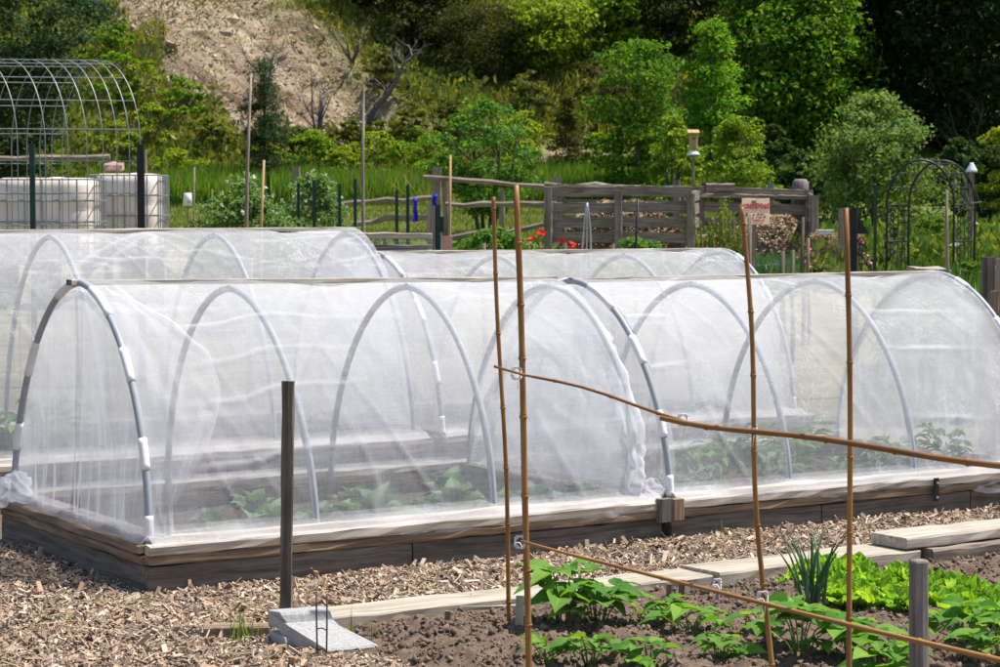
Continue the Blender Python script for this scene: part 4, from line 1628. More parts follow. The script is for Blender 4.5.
# upside-down bucket on its stick
p, h = upright_thing(188.5, 206, 33)
root = thing('bucket_marker', 'small white pot turned over a thin stick on the lawn', 'pot', p)
MB().tube([(0, 0, -.1), (0, 0, h + .1)], .008, 6).build('stick', M['old_post'], root)
MB().lathe([(.075, h), (.058, h + .19), (.05, h + .195), (.001, h + .195)], (0, 0, 0), 16).build('pot', M['pvc_white'], root, True)
MB().box((.03, -.078, h + .06), (.035, .006, .035)).build('orange_label', M['tan_wood'], root)

# ------------------------------------------------------------------ split rail fence
def fence_post(px, top, d, w, lab=None, lean=0.0):
    p, h = upright_thing(px, top, d)
    return MB().bar((0, 0, -.25), (lean, 0, h), w, w * .8, up=(0, 1, 0), rough=.006, rings=8), p


fr = thing('rail_fence', 'weathered split rail fence of rough grey rails across the lawn', 'fence', gp(450, 42))
fo = fr.location


def rel(p):
    return Vector(p) - fo


rails = [((-30, 162, 44), (110, 156, 44)), ((-20, 190, 44), (140, 188, 44)), ((336, 204, 43), (439, 198, 42.5)), ((338, 225, 43), (438, 214, 42.5)),
         ((424, 178, 42), (560, 188, 41)), ((446, 204, 42), (560, 203.5, 41)), ((452, 238, 42), (560, 224, 41)), ((545, 187, 41), (700, 190, 40))]
for (a, b, d), (a2, b2, d2) in rails:
    p0, p1 = rel(at(a, b, d)), rel(at(a2, b2, d2))
    n = 7
    pts = [p0.lerp(p1, i / (n - 1)) + Vector((0, 0, R.normal(0, .022))) for i in range(n)]
    MB().tube(pts, [.048 + R.uniform(-.012, .016) for _ in pts], 6).build('rail', M['grey_wood'], fr)
for px, top, d, w in ((144, 150, 44, .16), (297, 167, 43.5, .15), (437.5, 167, 42.3, .16), (446, 178, 42.8, .10), (502, 190, 44, .10), (556.5, 176, 41.5, .15), (676, 180, 40.5, .14), (770, 182, 41, .12), (340, 206, 43, .12)):
    mb, p = fence_post(px, top, d, w)
    q = rel(p)
    o = mb.build('post', M['grey_wood'], fr)
    o.location = q

# ------------------------------------------------------------------ compost bins
cb = thing('compost_bin', 'long grey slatted wooden compost bins with an open bay at the right', 'compost bin', gp(680, 37))
co_ = cb.location
D0, D1 = 36.2, 38.0


def crel(px, py, d):
    return at(px, py, d) - co_


def cpost(px, top, d, w=.13):
    p, h = upright_thing(px, top, d)
    MB().bar((0, 0, -.2), (0, 0, h), w, w * .75, up=(0, 1, 0), rough=.004).build('post', M['grey_wood'], cb).location = p - co_


for px, top, d in ((548, 187, D0), (618, 192, D0), (690.5, 194, D0), (813.5, 195, D0), (560, 184, D1), (700, 188, D1), (808, 190, D1), (757, 192, D1)):
    cpost(px, top, d)
for py in (191.5, 208, 222.5, 237.5):
    for x0, x1, tw in ((544, 621, 0), (617, 692, 1.2)):
        MB().bar(crel(x0, py - tw, D0 + .09), crel(x1, py + tw * .6, D0 + .09), .03, .168, rough=.003).build('slat', M['grey_wood'], cb)
for py in (193, 208, 224, 239):
    MB().bar(crel(560, py - 4, D1), crel(690, py - 2, D1), .03, .168, rough=.003).build('slat', M['grey_wood'], cb)
    MB().bar(crel(692, py - 2, D1), crel(812, py + 2, D1), .03, .175, rough=.003).build('slat', M['grey_wood'], cb)
for py in (200, 213, 227):   # the right-hand side wall
    MB().bar(crel(812, py, D0 + .05), crel(809, py - 2, D1 - .05), .03, .17, rough=.005).build('slat', M['grey_wood'], cb)
    MB().bar(crel(690, py - 3, D0 + .05), crel(699, py - 5, D1 - .05), .03, .17, rough=.005).build('slat', M['grey_wood'], cb)
MB().bar(crel(552, 189, D1 - .03), crel(640, 188, D1 - .03), .20, .05, rough=.006).build('cap_rail', M['board_pale'], cb)
MB().bar(crel(692, 195, D1 - .04), crel(815, 198, D1 - .04), .16, .07, rough=.006).build('cap_rail', M['grey_wood'], cb)
p = at(720.5, 188, 38.05)
solo('wooden_box', MB().bar((-.26, 0, 0), (.24, 0, 0), .22, .17, rough=.004), M['grey_wood'], 'grey wooden box sitting on the back rail of the compost bins', 'box', (p.x, p.y, p.z))
p = at(705.5, 187, 38.0)
solo('wood_block', MB().bar((0, 0, -.12), (0, 0, .07), .09, .09, up=(0, 1, 0), rough=.003), M['old_post'], 'dark wood block beside the grey box on the compost bins', 'block', (p.x - .01, p.y + .05, p.z))
p = at(800, 190, 38.2)
solo('log', MB().tube([(0, 0, -.6), (0, 0, 0), (.01, 0, .14), (.01, 0, .19)], [.15, .15, .14, .09], 12), M['stump_post'], 'round topped pale log standing behind the bin corner', 'log', (p.x, p.y, p.z), 0, None, True)


def heap(label, px, d, w, dp, h, seed, mat='compost', n=5000):
    p = gp(px, d)
    rr = np.random.default_rng(seed)
    X, Y = np.meshgrid(np.linspace(-w / 2, w / 2, 40), np.linspace(-dp / 2, dp / 2, 30), indexing='ij')
    r = np.sqrt((X / w * 2) ** 2 + (Y / dp * 2) ** 2)
    Hh = lambda x, y: h * np.clip(1 - np.sqrt((x / w * 2) ** 2 + (y / dp * 2) ** 2) ** 3.2, 0, 1) + .08 * fbm(x * 3, y * 3, 0, 3, seed) * (np.sqrt((x / w * 2) ** 2 + (y / dp * 2) ** 2) < 1)
    root = thing('compost_heap', label, 'compost heap', p)
    MB().grid(np.stack([X, Y, Hh(X, Y) - .02], -1)).build('core', plain('heap_core_' + str(seed), (.17, .125, .085) if mat == 'compost' else (.42, .3, .15), .95, var=.5, scale=14), root, True)
    x, y = rr.uniform(-w / 2, w / 2, n), rr.uniform(-dp / 2, dp / 2, n)
    k = (x / w * 2) ** 2 + (y / dp * 2) ** 2 < 1
    x, y = x[k], y[k]
    c = np.stack([x, y, Hh(x, y) + rr.uniform(0, .03, len(x))], -1)
    nr = rr.normal(size=(len(x), 3)) * .6 + np.array([0, -.3, 1])
    o = MB().leaves(c, nr, rr.uniform(.04, .13, len(x)), .35).build('scraps', M[mat], root)


heap('pale heap of dry plant scraps behind the slatted bin front', 622, 37.1, 2.5, 1.5, 1.1, 1, n=9000)
heap('dark brown compost heap sloping in the open bay under the sign', 770, 37.0, 1.6, 1.6, .85, 2)
heap('low heap of scraps at the left of the open bay', 710, 37.1, .9, 1.4, .55, 3)
root = thing('straw_bale', 'loose golden straw bale leaning outside the bin corner', 'straw bale', gp(835, 35.5))
MB().bar((-.30, 0, .30), (.34, 0, .27), .55, .62, rough=.03, rings=9, ch=.25).build('bale', plain('bale', (.42, .30, .14), .9, var=.35, scale=30, bump=.8), root, True)
x, y, z = R.uniform(-.36, .4, 2500), R.uniform(-.34, .3, 2500), R.uniform(0, .64, 2500)
sd = R.integers(0, 2, 2500)
y = np.where(sd == 0, -.29 - np.abs(R.normal(0, .03, 2500)), y)
z = np.where(sd == 1, .59 + np.abs(R.normal(0, .02, 2500)), z)
MB().leaves(np.stack([x, y, z], -1), R.normal(size=(2500, 3)), R.uniform(.05, .16, 2500), .12).build('stalks', M['straw'], root)
p = gp(824, 35.3) + Vector((0, 0, .66))
solo('tray', MB().box((0, 0, 0), (.22, .2, .07)).box((0, 0, .045), (.26, .24, .02)), M['white'], 'white plastic tray lying on the straw bale', 'tray', (p.x, p.y, p.z))

# ------------------------------------------------------------------ compost sign
sp0 = at(755.8, 211.5, 30.0)
root = thing('compost_sign', 'cream wooden sign with red hand-painted lettering reading compost', 'sign', gp(756, 30))
so_ = root.location
k30 = 30.0 / FPX
W_, H_ = 27.5 * k30, 27.5 * k30
m_board = wood('sign_board', (.80, .55, .36), (.90, .68, .48), fleck=(.70, .47, .30), stain=(.74, .5, .33))
bc = sp0 - so_
MB().bar(bc + Vector((-W_ / 2, 0, H_ * .23)), bc + Vector((W_ / 2, 0, H_ * .22)), .02, H_ * .53, rough=.001).build('board', m_board, root)
MB().bar(bc + Vector((-W_ / 2, .0, -H_ * .27)), bc + Vector((W_ / 2, .0, -H_ * .27)), .02, H_ * .44, rough=.001).build('board', m_board, root)
MB().bar((bc.x - .02, .03, -.1), (bc.x - .02, .03, bc.z + H_ * .4), .06, .03, up=(0, 1, 0), rough=.002).build('post', M['grey_wood'], root)
m_red = plain('sign_red_paint', (.50, .025, .03), .6, var=.15)
m_ink = plain('sign_dark_paint', (.10, .06, .05), .7, var=.2)


def lettering(text, size, loc, mat, parent, squash=1.0, off=.0, jitter=0):
    cu = bpy.data.curves.new('lettering', 'FONT')
    cu.body = text
    cu.size = size
    cu.align_x = 'CENTER'
    cu.align_y = 'CENTER'
    cu.extrude = .003
    cu.offset = off
    tmp = bpy.data.objects.new('lettering', cu)
    COL.objects.link(tmp)
    bpy.context.view_layer.update()
    me = bpy.data.meshes.new_from_object(tmp.evaluated_get(bpy.context.evaluated_depsgraph_get()))
    bpy.data.objects.remove(tmp)
    me.materials.clear()
    me.materials.append(mat)
    o = bpy.data.objects.new('lettering', me)
    COL.objects.link(o)
    o.parent = parent
    o.location = loc
    o.rotation_euler = (PI / 2, 0, 0)
    o.scale = (squash, 1, 1)
    if jitter:
        for v in me.vertices:
            v.co.y += jitter * math.sin(v.co.x * 31) + jitter * .6 * math.sin(v.co.x * 13 + 1)
    return o


lettering('compost', .132, bc + Vector((0, -.014, H_ * .22)), m_red, root, .80, .001, .008)
for x, z, w, h in ((-.125, -.045, .03, .035), (-.03, -.05, .02, .02), (.03, -.04, .018, .03), (.08, -.04, .05, .014), (.12, -.075, .02, .03), (.055, -.09, .03, .012), (-.06, -.10, .05, .018), (-.10, -.085, .018, .02), (.0, -.125, .07, .016), (.08, -.13, .05, .01)):
    MB().box((bc.x + x, -.0145 + bc.y, bc.z + z), (w, .005, h)).build('painted_mark', m_ink if z > -.09 else m_red, root)

for ch in list(root.children):
    if ch.name.split('.')[0] in ('board', 'lettering', 'painted_mark'):
        Rm = Matrix.Translation(bc) @ Matrix.Rotation(math.radians(-14), 4, 'X') @ Matrix.Translation(-bc)
        ch.matrix_basis = Rm @ ch.matrix_basis
        if ch.name.startswith('lettering'):
            pass

# ------------------------------------------------------------------ birdhouses, black post, arch
p, h = upright_thing(692.5, 131, 46)
root = thing('birdhouse', 'tan birdhouse on a grey pole with a white cone below it', 'birdhouse', p)
MB().tube([(0, 0, -.2), (0, 0, h - .3)], .03, 8).build('pole', M['grey_wood'], root)
MB().bar((0, 0, h - .37), (0, 0, h - .05), .17, .16, up=(0, 1, 0), rough=.001).build('house', M['tan_wood'], root)
MB().bar((0, -.14, h - .05), (0, .12, h + .02), .25, .025, rough=0).build('roof', M['tan_wood'], root)
MB().lathe([(.022, -.001), (.022, .001)], (0, 0, 0), 12).build('entrance_hole', M['black_steel'], root, loc=(0, -.082, h - .16)).rotation_euler = (PI / 2, 0, 0)
MB().lathe([(.15, h - .50), (.12, h - .46), (.04, h - .39), (.02, h - .385)], (0, 0, 0), 18).build('baffle', M['white'], root, True)
p, h = upright_thing(970, 164, 36)
root = thing('lamp_post', 'grey post with a white cone cap beside the iron arch', 'post', p)
MB().bar((0, .0, -.2), (0, .0, h - .1), .075, .075, up=(0, 1, 0), rough=.003).build('post', M['grey_wood'], root)
MB().lathe([(.10, h - .13), (.085, h - .09), (.035, h - .0), (.03, h + .02), (.001, h + .02)], (0, 0, 0), 18).build('cap', M['white'], root, True)

p, h = upright_thing(853, 208, 17)
root = thing('signpost', 'square black post with a grey board on its left and a black bracket', 'post', p)
MB().bar((0, 0, -.3), (0, 0, h), .055, .055, up=(0, 1, 0), rough=0, rings=2).build('post', M['black_steel'], root)
MB().bar((-.075, .01, h - .31), (-.075, .01, h - .0), .085, .03, up=(0, 1, 0), rough=.002).build('board', M['grey_wood'], root)
MB().raw([(.03, -.01, h - .06), (.12, -.01, h - .20), (.03, -.01, h - .20), (.03, .01, h - .06), (.12, .01, h - .20), (.03, .01, h - .20)],
         [(0, 1, 2), (5, 4, 3), (0, 3, 4, 1), (1, 4, 5, 2), (2, 5, 3, 0)]).build('bracket', M['black_steel'], root)
MB().tube([(.03, 0, h - .24), (.08, 0, h - .40), (.17, 0, h - .50)], .006, 5).build('cord', M['black_steel'], root)

# iron garden arch
d0 = 32.0
pl, pr_ = gp(886, d0), gp(953, d0)
root = thing('garden_arch', 'dark iron garden arch with scrolled side panels', 'garden arch', pl)
wd = pr_.x - pl.x
dep = Vector((.42, .55, 0))
zs = at(886, 205, d0).z - pl.z
zt = at(919, 160, d0).z - pl.z


def iron(pts, r, name='bar'):
    return MB().tube(pts, r, 7).build(name, M['black_steel'], root, True)


for k, off in enumerate((Vector((0, 0, 0)), dep)):
    pts = [Vector((0, 0, -.2)), Vector((0, 0, zs * .5)), Vector((0, 0, zs))]
    for q in np.linspace(0, PI, 18)[1:-1]:
        pts.append(Vector((wd / 2 - math.cos(q) * wd / 2, 0, zs + math.sin(q) * (zt - zs))))
    pts += [Vector((wd, 0, zs)), Vector((wd, 0, zs * .5)), Vector((wd, 0, -.2))]
    iron([p_ + off for p_ in pts], .018, 'hoop')
for q in np.linspace(0, PI, 9):
    p_ = Vector((wd / 2 - math.cos(q) * wd / 2, 0, zs + math.sin(q) * (zt - zs)))
    iron([p_, p_ + dep], .010, 'crossbar')
for x in (0, wd):
    for z in (.15, zs * .55, zs):
        iron([Vector((x, 0, z)), Vector((x, 0, z)) + dep], .013, 'crossbar')
    mb = MB()
    for s in (.3, .5, .7):
        base = Vector((x, 0, .15)) + dep * s
        mb.tube([base, base + Vector((0, 0, zs - .2))], .006, 5)
    for i in range(7):
        for sg in (-1, 1):
            z = .3 + i * (zs - .5) / 7
            c = Vector((x, 0, z)) + dep * .5
            mb.tube([c + dep * (sg * .42 * math.sin(q * .9) * .8) + Vector((0, 0, .16 * (1 - math.cos(q)) * .7)) for q in np.linspace(0, 2.6, 9)], .007, 5)
    mb.build('scroll_panel', M['black_steel'], root)
# dry vine on the arch
rr = np.random.default_rng(4)
mb = MB()
for k in range(26):
    q = rr.uniform(1.6, 3.0)
    p_ = Vector((wd / 2 - math.cos(q) * wd / 2, 0, zs + math.sin(q) * (zt - zs))) + dep * rr.uniform(0, 1)
    mb.tube([p_, p_ + Vector((rr.normal(0, .08), rr.normal(0, .05), -rr.uniform(.05, .25))), p_ + Vector((rr.normal(0, .14), rr.normal(0, .08), -rr.uniform(.15, .5)))], .007, 4)
solo('dry_vine', mb, M['bare'], 'dry grey vine stems hanging on the right of the iron arch', 'vine', pl)

# ------------------------------------------------------------------ square post, ribbons, pink board, mesh-sided bed
p, h = upright_thing(433.5, 206, 21)
root = thing('square_post', 'square grey wooden post with dark green steel behind, near the blue ribbons', 'post', p)
MB().bar((-.02, 0, -.3), (-.02, 0, h), .075, .075, up=(0, 1, 0), rough=.002).build('timber', M['grey_wood'], root)
MB().bar((.045, .01, -.3), (.045, .01, h + .01), .05, .05, up=(0, 1, 0), rough=0, rings=2).build('steel_upright', M['green_steel'], root)
MB().bar((.085, .01, h - .25), (.085, .01, h - .1), .03, .03, up=(0, 1, 0), rough=0, rings=2).build('latch', M['green_steel'], root)


def ribbon(px, py0, py1, d, lab):
    a, b = at(px, py0, d), at(px, py1, d)
    mb = MB()
    for k in range(4):
        o = R.normal(0, .012, 2)
        n = 12
        P = np.zeros((n, 2, 3))
        for i in range(n):
            t = i / (n - 1)
            z = (b.z - a.z) * t * R.uniform(.96, 1.0)
            tw = t * 5 + k
            P[i, 0] = (o[0] * (1 + t * 2) - .015 * math.cos(tw), o[1] - .022 * math.sin(tw), z)
            P[i, 1] = (o[0] * (1 + t * 2) + .015 * math.cos(tw), o[1] + .022 * math.sin(tw), z)
        mb.grid(P)
    mb.lathe([(.02, -.02), (.03, 0), (.02, .02)], (0, 0, 0), 8)
    solo('ribbon', mb, M['blue'], lab, 'ribbon', a)


ribbon(415, 200, 222, 23.9, 'blue ribbon hanging beside a green steel post')
ribbon(435, 196, 206, 21.1, 'blue ribbon tied on top of the square grey post')
p, h = upright_thing(447, 236, 20.5)
solo('pink_board', MB().bar((0, 0, -.1), (0, 0, h), .10, .02, up=(0, 1, 0), rough=.002), M['terracotta'], 'salmon pink board standing by the pale tan cane', 'board', p)
p = gp(366, 20)
root = thing('mesh_bed', 'raised bed with a pale top rail and dark wire mesh side', 'raised bed', p)
a, b = at(298, 234.5, 20) - p, at(432, 236, 20) - p
MB().bar(a, b, .09, .05, rough=.003).build('top_rail', M['board_pale'], root)
a2, b2 = at(298, 250.5, 20) - p, at(432, 252, 20) - p
MB().bar(a2, b2, .09, .04, rough=.003).build('lower_rail', M['grey_wood'], root)
mb = MB()
nx, nz = 60, 6
dx, dz = (b.x - a.x) / nx, (a.z - a2.z) / nz * 1.5
for i in range(nx):
    for j in range(nz):
        x, z = a.x + (i + .5 * (j % 2)) * dx, a.z - j * dz * .75 - .03
        hx = [(x, -.03, z), (x + dx / 2, -.03, z - dz * .25), (x + dx / 2, -.03, z - dz * .75)]
        mb.tube(hx, .0022, 4, cap=False)
        mb.tube([(x, -.03, z), (x - dx / 2, -.03, z - dz * .25)], .0022, 4, cap=False)
mb.build('wire_mesh', M['galv'], root)
MB().bar((a.x, .12, a.z - .55), (b.x, .12, a.z - .55), .03, .9, rough=.003).build('back_board', M['board_dark'], root)
p = gp(200, 16.5)
a, b = at(148, 231.2, 16.5) - p, at(262, 232.4, 16.5) - p
solo('plank', MB().bar(a, b, .06, .05).bar((a.x + .1, 0, 0), (a.x + .1, 0, a.z - .03), .05, .05, up=(0, 1, 0)).bar((b.x - .1, 0, 0), (b.x - .1, 0, b.z - .03), .05, .05, up=(0, 1, 0)), M['board_pale'], 'narrow pale rail on short legs right behind the tall back tunnel', 'rail', p)

# spiral plant wires
p = gp(589, 19)
mb = MB()
for dx, k in ((-.045, 1), (.0, 1.2), (.045, .8)):
    hh = at(583, 203, 19).z - p.z
    pts = []
    for t in np.linspace(0, 1, 26):
        pts.append((-.02 + (dx + .0) * (1 - (t ** 6)) + .018 * math.sin(t * 15 + k) * (1 - t), .018 * math.cos(t * 15 + k), hh * t - .1 * (1 - t)))
    mb.tube(pts, .0085, 6)
solo('spiral_stakes', mb, M['galv'], 'three wavy silver plant wires joined at the top by the poppies', 'plant wires', p, 0, None, True)


# posts at the right edge of the frame
def mp(px, py, d, w, lab, mat='old_post'):
    p, h = upright_thing(px, py, d)
    solo('fence_post', MB().bar((0, 0, -.2), (.01, 0, h), w, w * .7, up=(0, 1, 0), rough=.004), M[mat], lab, 'post', p)


mp(986.5, 257, 14.0, .075, 'dark weathered post at the right edge, tallest of the group')
mp(1000, 258, 14.3, .07, 'dark weathered post cut by the right edge of the photo', 'grey_wood')
mp(992.5, 291, 13.7, .055, 'shorter brown post in front of the right edge posts', 'board_brown')
p = gp(957, 39.5)
solo('cream_tub', MB().lathe([(.12, 0), (.14, .02), (.145, .15), (.12, .19), (.001, .21)], (0, 0, .02), 12), plain('tan_plastic', (.55, .43, .27), .6), 'cream coloured tub standing behind the iron arch leg', 'tub', p, 0, None, True)
p = gp(780, 15.5)
a, b = at(880, 276, 15.5), at(937, 275, 15.5)
solo('plank', MB().bar(at(850, 276, 15.5) - p, at(903, 275.5, 15.5) - p, .12, .03).bar((at(855, 276, 15.5) - p) * 1.0, Vector((at(855, 276, 15.5).x - p.x, 0, 0)), .05, .05, up=(0, 1, 0)), M['grey_wood'], 'dark grey board lying level just behind the right front tunnel', 'board', p)
p = gp(927, 17)
solo('stone_slab', MB().bar(at(911, 271, 17) - p, at(942, 271.5, 17) - p, .35, .06, rough=.006).bar(Vector((at(927, 272, 17).x - p.x, 0, 0)), at(927, 273, 17) - p, .2, .2, up=(0, 1, 0)), M['plank'], 'flat grey brown slab behind the right front tunnel, among leafy plants', 'slab', p)
# short thin edging fence of string around the onion rows
p = gp(755, 32)
mb = MB()
for py in (264, 271):
    mb.tube([at(738, py - 2, 32) - p, at(758, py + 1.5, 32) - p, at(782, py, 32) - p], .009, 4)
for px in (738, 782):
    mb.tube([at(px, 259, 32) - p, Vector((at(px, 259, 32).x - p.x, 0, 0))], .012, 5)
solo('string_line', mb, M['string'], 'white string lines strung before the compost heap', 'string', p)
# ------------------------------------------------------------------ trees and shrubs
FOL = {}


def fmat(c, trans=.38, v=.5):
    if max(c) > .06:
        c, trans = (c[0] * 1.22, c[1] * 1.24, c[2] * 1.05), min(.5, trans + .08)
    k = (tuple(round(x, 3) for x in c), trans)
    if k not in FOL:
        FOL[k] = foliage('foliage_%d' % (len(FOL) + 1), c, trans, v, .04, .6, .15)
    return FOL[k]


def crown_points(rr, shape, w, h, nclump, cr, irregular=.3):
    """centres and radii of leaf clumps filling an uneven crown; z from 0 to h"""
    out = []
    sd = rr.integers(0, 9999)
    tries = 0
    while len(out) < nclump and tries < nclump * 40:
        tries += 1
        t = rr.uniform()
        a = rr.uniform(0, 2 * PI)
        if shape == 'round':
            e = math.sqrt(max(0, 1 - (2 * t - 1) ** 2)) ** .8
        elif shape == 'cone':
            e = (1 - t) ** .8 * .98 + .05
            if t < .08:
                e *= t / .08
        elif shape == 'column':
            e = min(1, t / .15) * (1 - t ** 3) ** .7
        elif shape == 'vase':
            e = (.45 + .55 * t) * math.sqrt(max(0, 1 - max(0, (t - .6) / .4) ** 2))
        else:
            e = math.sqrt(max(0, 1 - t ** 2))
        e *= 1 + irregular * float(vnoise(math.cos(a) * 1.6 + 5, math.sin(a) * 1.6, t * 3.2, sd)) * 1.4
        r = max(0, e) * (rr.uniform() ** .42)
        if t > .75 and rr.uniform() > 1 - (t - .75):
            continue
        out.append((math.cos(a) * r * w / 2, math.sin(a) * r * w / 2, t * h, cr * rr.uniform(.6, 1.35)))
    return np.array(out)


def plant(label, cat, p, w, h, mat, shape='round', bare=.12, nclump=60, per=60, leaf=.16, cr=None, seed=0, group=None, trunk_r=None, name='tree', stems=1, up=.5, aspect=.55, drop=0.0, irregular=.3, flat=.7):
    rr = np.random.default_rng(seed + 1000)
    root = thing(name, label, cat, p, 0, group)
    z0 = h * bare
    hc = h - z0
    cr = (cr or w * .16) * .74
    C = crown_points(rr, shape, w, hc, nclump, cr, irregular)
    C[:, 2] += z0
    K = len(C)
    idx = np.repeat(np.arange(K), int(per * 1.15))
    N = len(idx)
    d = rr.normal(size=(N, 3))
    d /= np.linalg.norm(d, axis=1, keepdims=True)
    rad = C[idx, 3] * rr.uniform(0, 1, N) ** .4
    pos = C[idx, :3] + d * rad[:, None] * np.array([1.15, 1.15, flat * .8])
    pos[:, 2] -= drop * np.hypot(pos[:, 0], pos[:, 1])
    out = pos - np.array([0, 0, z0 + hc * .4])
    out /= np.linalg.norm(out, axis=1, keepdims=True) + 1e-6
    nr = rr.normal(size=(N, 3)) * .8 + out * .5 + np.array([0, 0, up]) + d * .3
    pos[:, 2] = np.maximum(pos[:, 2], .03)
    mb = MB().leaves(pos, nr, leaf * .8 * rr.uniform(.5, 1.35, N), aspect, fold=.12)
    mb.build('crown', mat, root)
    tr = trunk_r or max(.02, h * .014)
    mb = MB()
    for s in range(stems):
        sx, sy = (rr.normal(0, w * .05, 2) if stems > 1 else (0, 0))
        tp = Vector((sx * 3, sy * 3, h * .86))
        pts = [Vector((sx * .4, sy * .4, -.3)), Vector((sx, sy, h * .2)), Vector((sx * 2 + rr.normal(0, w * .02), sy * 2, h * .5)), tp]
        mb.tube(pts, [tr * 1.2, tr, tr * .65, tr * .18], 7)
        for k in range(9):
            c = C[rr.integers(0, K)]
            zb = max(h * .12, min(c[2] * .75, h * .7))
            q = pts[1].lerp(pts[2], min(1, zb / (h * .5))) if zb < h * .5 else pts[2].lerp(tp, (zb - h * .5) / (h * .36))
            e = Vector(c[:3])
            m_ = q.lerp(e, .5) + Vector((0, 0, .06 * h * rr.uniform(-.3, 1)))
            mb.tube([q, m_, e], [tr * .5, tr * .3, tr * .08], 5)
    mb.build('trunk', M['trunk'], root, True)
    return root


def by_box(label, cat, x0, x1, ytop, d, mat, ybase=None, **kw):
    """a tree filling a stretch of the view at a given distance"""
    px = (x0 + x1) / 2
    p = at(px, 300, d)
    zb = float(gz(p.x, d)) if ybase is None else max(float(gz(p.x, d)), 0)
    p = Vector((p.x, d, zb))
    w = (x1 - x0) / FPX * d
    h = at(px, ytop, d).z - p.z
    return plant(label, cat, p, w, h, mat, **kw)


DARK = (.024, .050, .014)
BLUEG = (.045, .085, .040)
MID = (.075, .155, .018)
BRIGHT = (.135, .235, .02)
YEL = (.185, .26, .025)
OLIVE = (.062, .072, .020)
GREY = (.10, .165, .055)

# near trees just behind the fence
by_box('medium green small tree behind the split rail fence, several thin stems', 'tree', 432, 540, 104, 47, fmat((.085, .19, .035)), shape='round', bare=.18, nclump=95, per=70, leaf=.13, seed=1, stems=4, irregular=.4)
by_box('rounded silvery green shrub left of the iron arch, in front of the dark wood', 'shrub', 800, 948, 98, 45, fmat((.125, .20, .07)), shape='dome', bare=.02, nclump=170, per=80, leaf=.13, seed=2, stems=3, name='shrub', irregular=.35)
by_box('light green shrub behind the compost bins, below the birdhouse', 'shrub', 640, 706, 118, 50, fmat((.16, .25, .03)), shape='dome', bare=.03, nclump=75, per=70, leaf=.13, seed=3, stems=3, name='shrub', irregular=.4)
by_box('light green shrub right of the birdhouse, behind the compost sign', 'shrub', 694, 776, 120, 48.5, fmat((.15, .24, .03)), shape='dome', bare=.03, nclump=85, per=70, leaf=.13, seed=4, stems=3, name='shrub', irregular=.45)
by_box('slender upright bright green tree above the birdhouse', 'tree', 678, 742, 22, 62, fmat((.12, .26, .025)), shape='column', bare=.08, nclump=110, per=60, leaf=.17, seed=5, cr=.45, irregular=.45)
by_box('dense fresh green tree left of the birdhouse, rising over the compost bins', 'tree', 592, 682, 42, 60, fmat((.085, .18, .02)), shape='round', bare=.1, nclump=120, per=70, leaf=.17, seed=6, cr=.55)
by_box('broad dark olive juniper high on the bank, in the middle', 'tree', 425, 545, 8, 72, fmat(OLIVE, .25), shape='round', bare=.06, nclump=150, per=80, leaf=.20, seed=7, cr=.6, aspect=.3, up=.2)
by_box('small brownish juniper on bare ground, right of the broad dark one', 'tree', 545, 592, 98, 64.5, fmat((.085, .088, .026), .25), shape='cone', bare=.03, nclump=70, per=60, leaf=.16, seed=8, cr=.32, aspect=.3, irregular=.5)
by_box('young dark pine in front of the sandy bank', 'pine tree', 236, 294, 60, 63, fmat((.032, .066, .022), .2), shape='cone', bare=.06, nclump=110, per=70, leaf=.22, seed=9, cr=.42, aspect=.14, name='pine_tree', irregular=.45)
by_box('dark blue green tree filling the top left corner', 'tree', -120, 104, -60, 52, fmat((.030, .062, .030), .3), shape='round', bare=.36, nclump=170, per=110, leaf=.17, seed=10, cr=.6, trunk_r=.16, irregular=.35)
by_box('dark tree below the top left one, seen through the wire trellis', 'tree', -40, 66, 70, 58, fmat((.030, .060, .028), .3), shape='round', bare=.05, nclump=100, per=80, leaf=.17, seed=11, cr=.55)
by_box('bright yellow green shrub at the right edge, beside the dark wood', 'shrub', 976, 1040, 128, 46, fmat((.17, .22, .03)), shape='round', bare=.15, nclump=60, per=60, leaf=.14, seed=12, name='shrub')
# tall dark wood at the right: single broad trees, one behind the other
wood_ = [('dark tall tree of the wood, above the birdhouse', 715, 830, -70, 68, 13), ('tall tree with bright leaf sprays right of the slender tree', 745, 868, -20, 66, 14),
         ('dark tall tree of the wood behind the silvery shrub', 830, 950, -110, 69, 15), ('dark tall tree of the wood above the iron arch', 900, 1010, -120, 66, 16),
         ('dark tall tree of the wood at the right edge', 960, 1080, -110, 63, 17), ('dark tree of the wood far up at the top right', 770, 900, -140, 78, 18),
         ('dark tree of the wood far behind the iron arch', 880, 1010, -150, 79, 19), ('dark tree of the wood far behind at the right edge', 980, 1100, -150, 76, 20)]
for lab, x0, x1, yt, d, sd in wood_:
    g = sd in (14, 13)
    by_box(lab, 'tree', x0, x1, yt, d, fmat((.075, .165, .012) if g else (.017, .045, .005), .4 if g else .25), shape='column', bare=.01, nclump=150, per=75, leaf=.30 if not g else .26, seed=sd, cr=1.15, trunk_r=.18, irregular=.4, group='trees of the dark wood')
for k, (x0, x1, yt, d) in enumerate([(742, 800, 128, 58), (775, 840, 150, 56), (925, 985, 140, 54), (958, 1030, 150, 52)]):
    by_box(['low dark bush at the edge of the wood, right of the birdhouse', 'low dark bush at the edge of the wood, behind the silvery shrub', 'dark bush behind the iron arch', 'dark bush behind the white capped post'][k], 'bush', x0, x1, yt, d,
           fmat((.030, .065, .014), .25), shape='dome', bare=0, nclump=60, per=70, leaf=.17, seed=60 + k, name='bush')
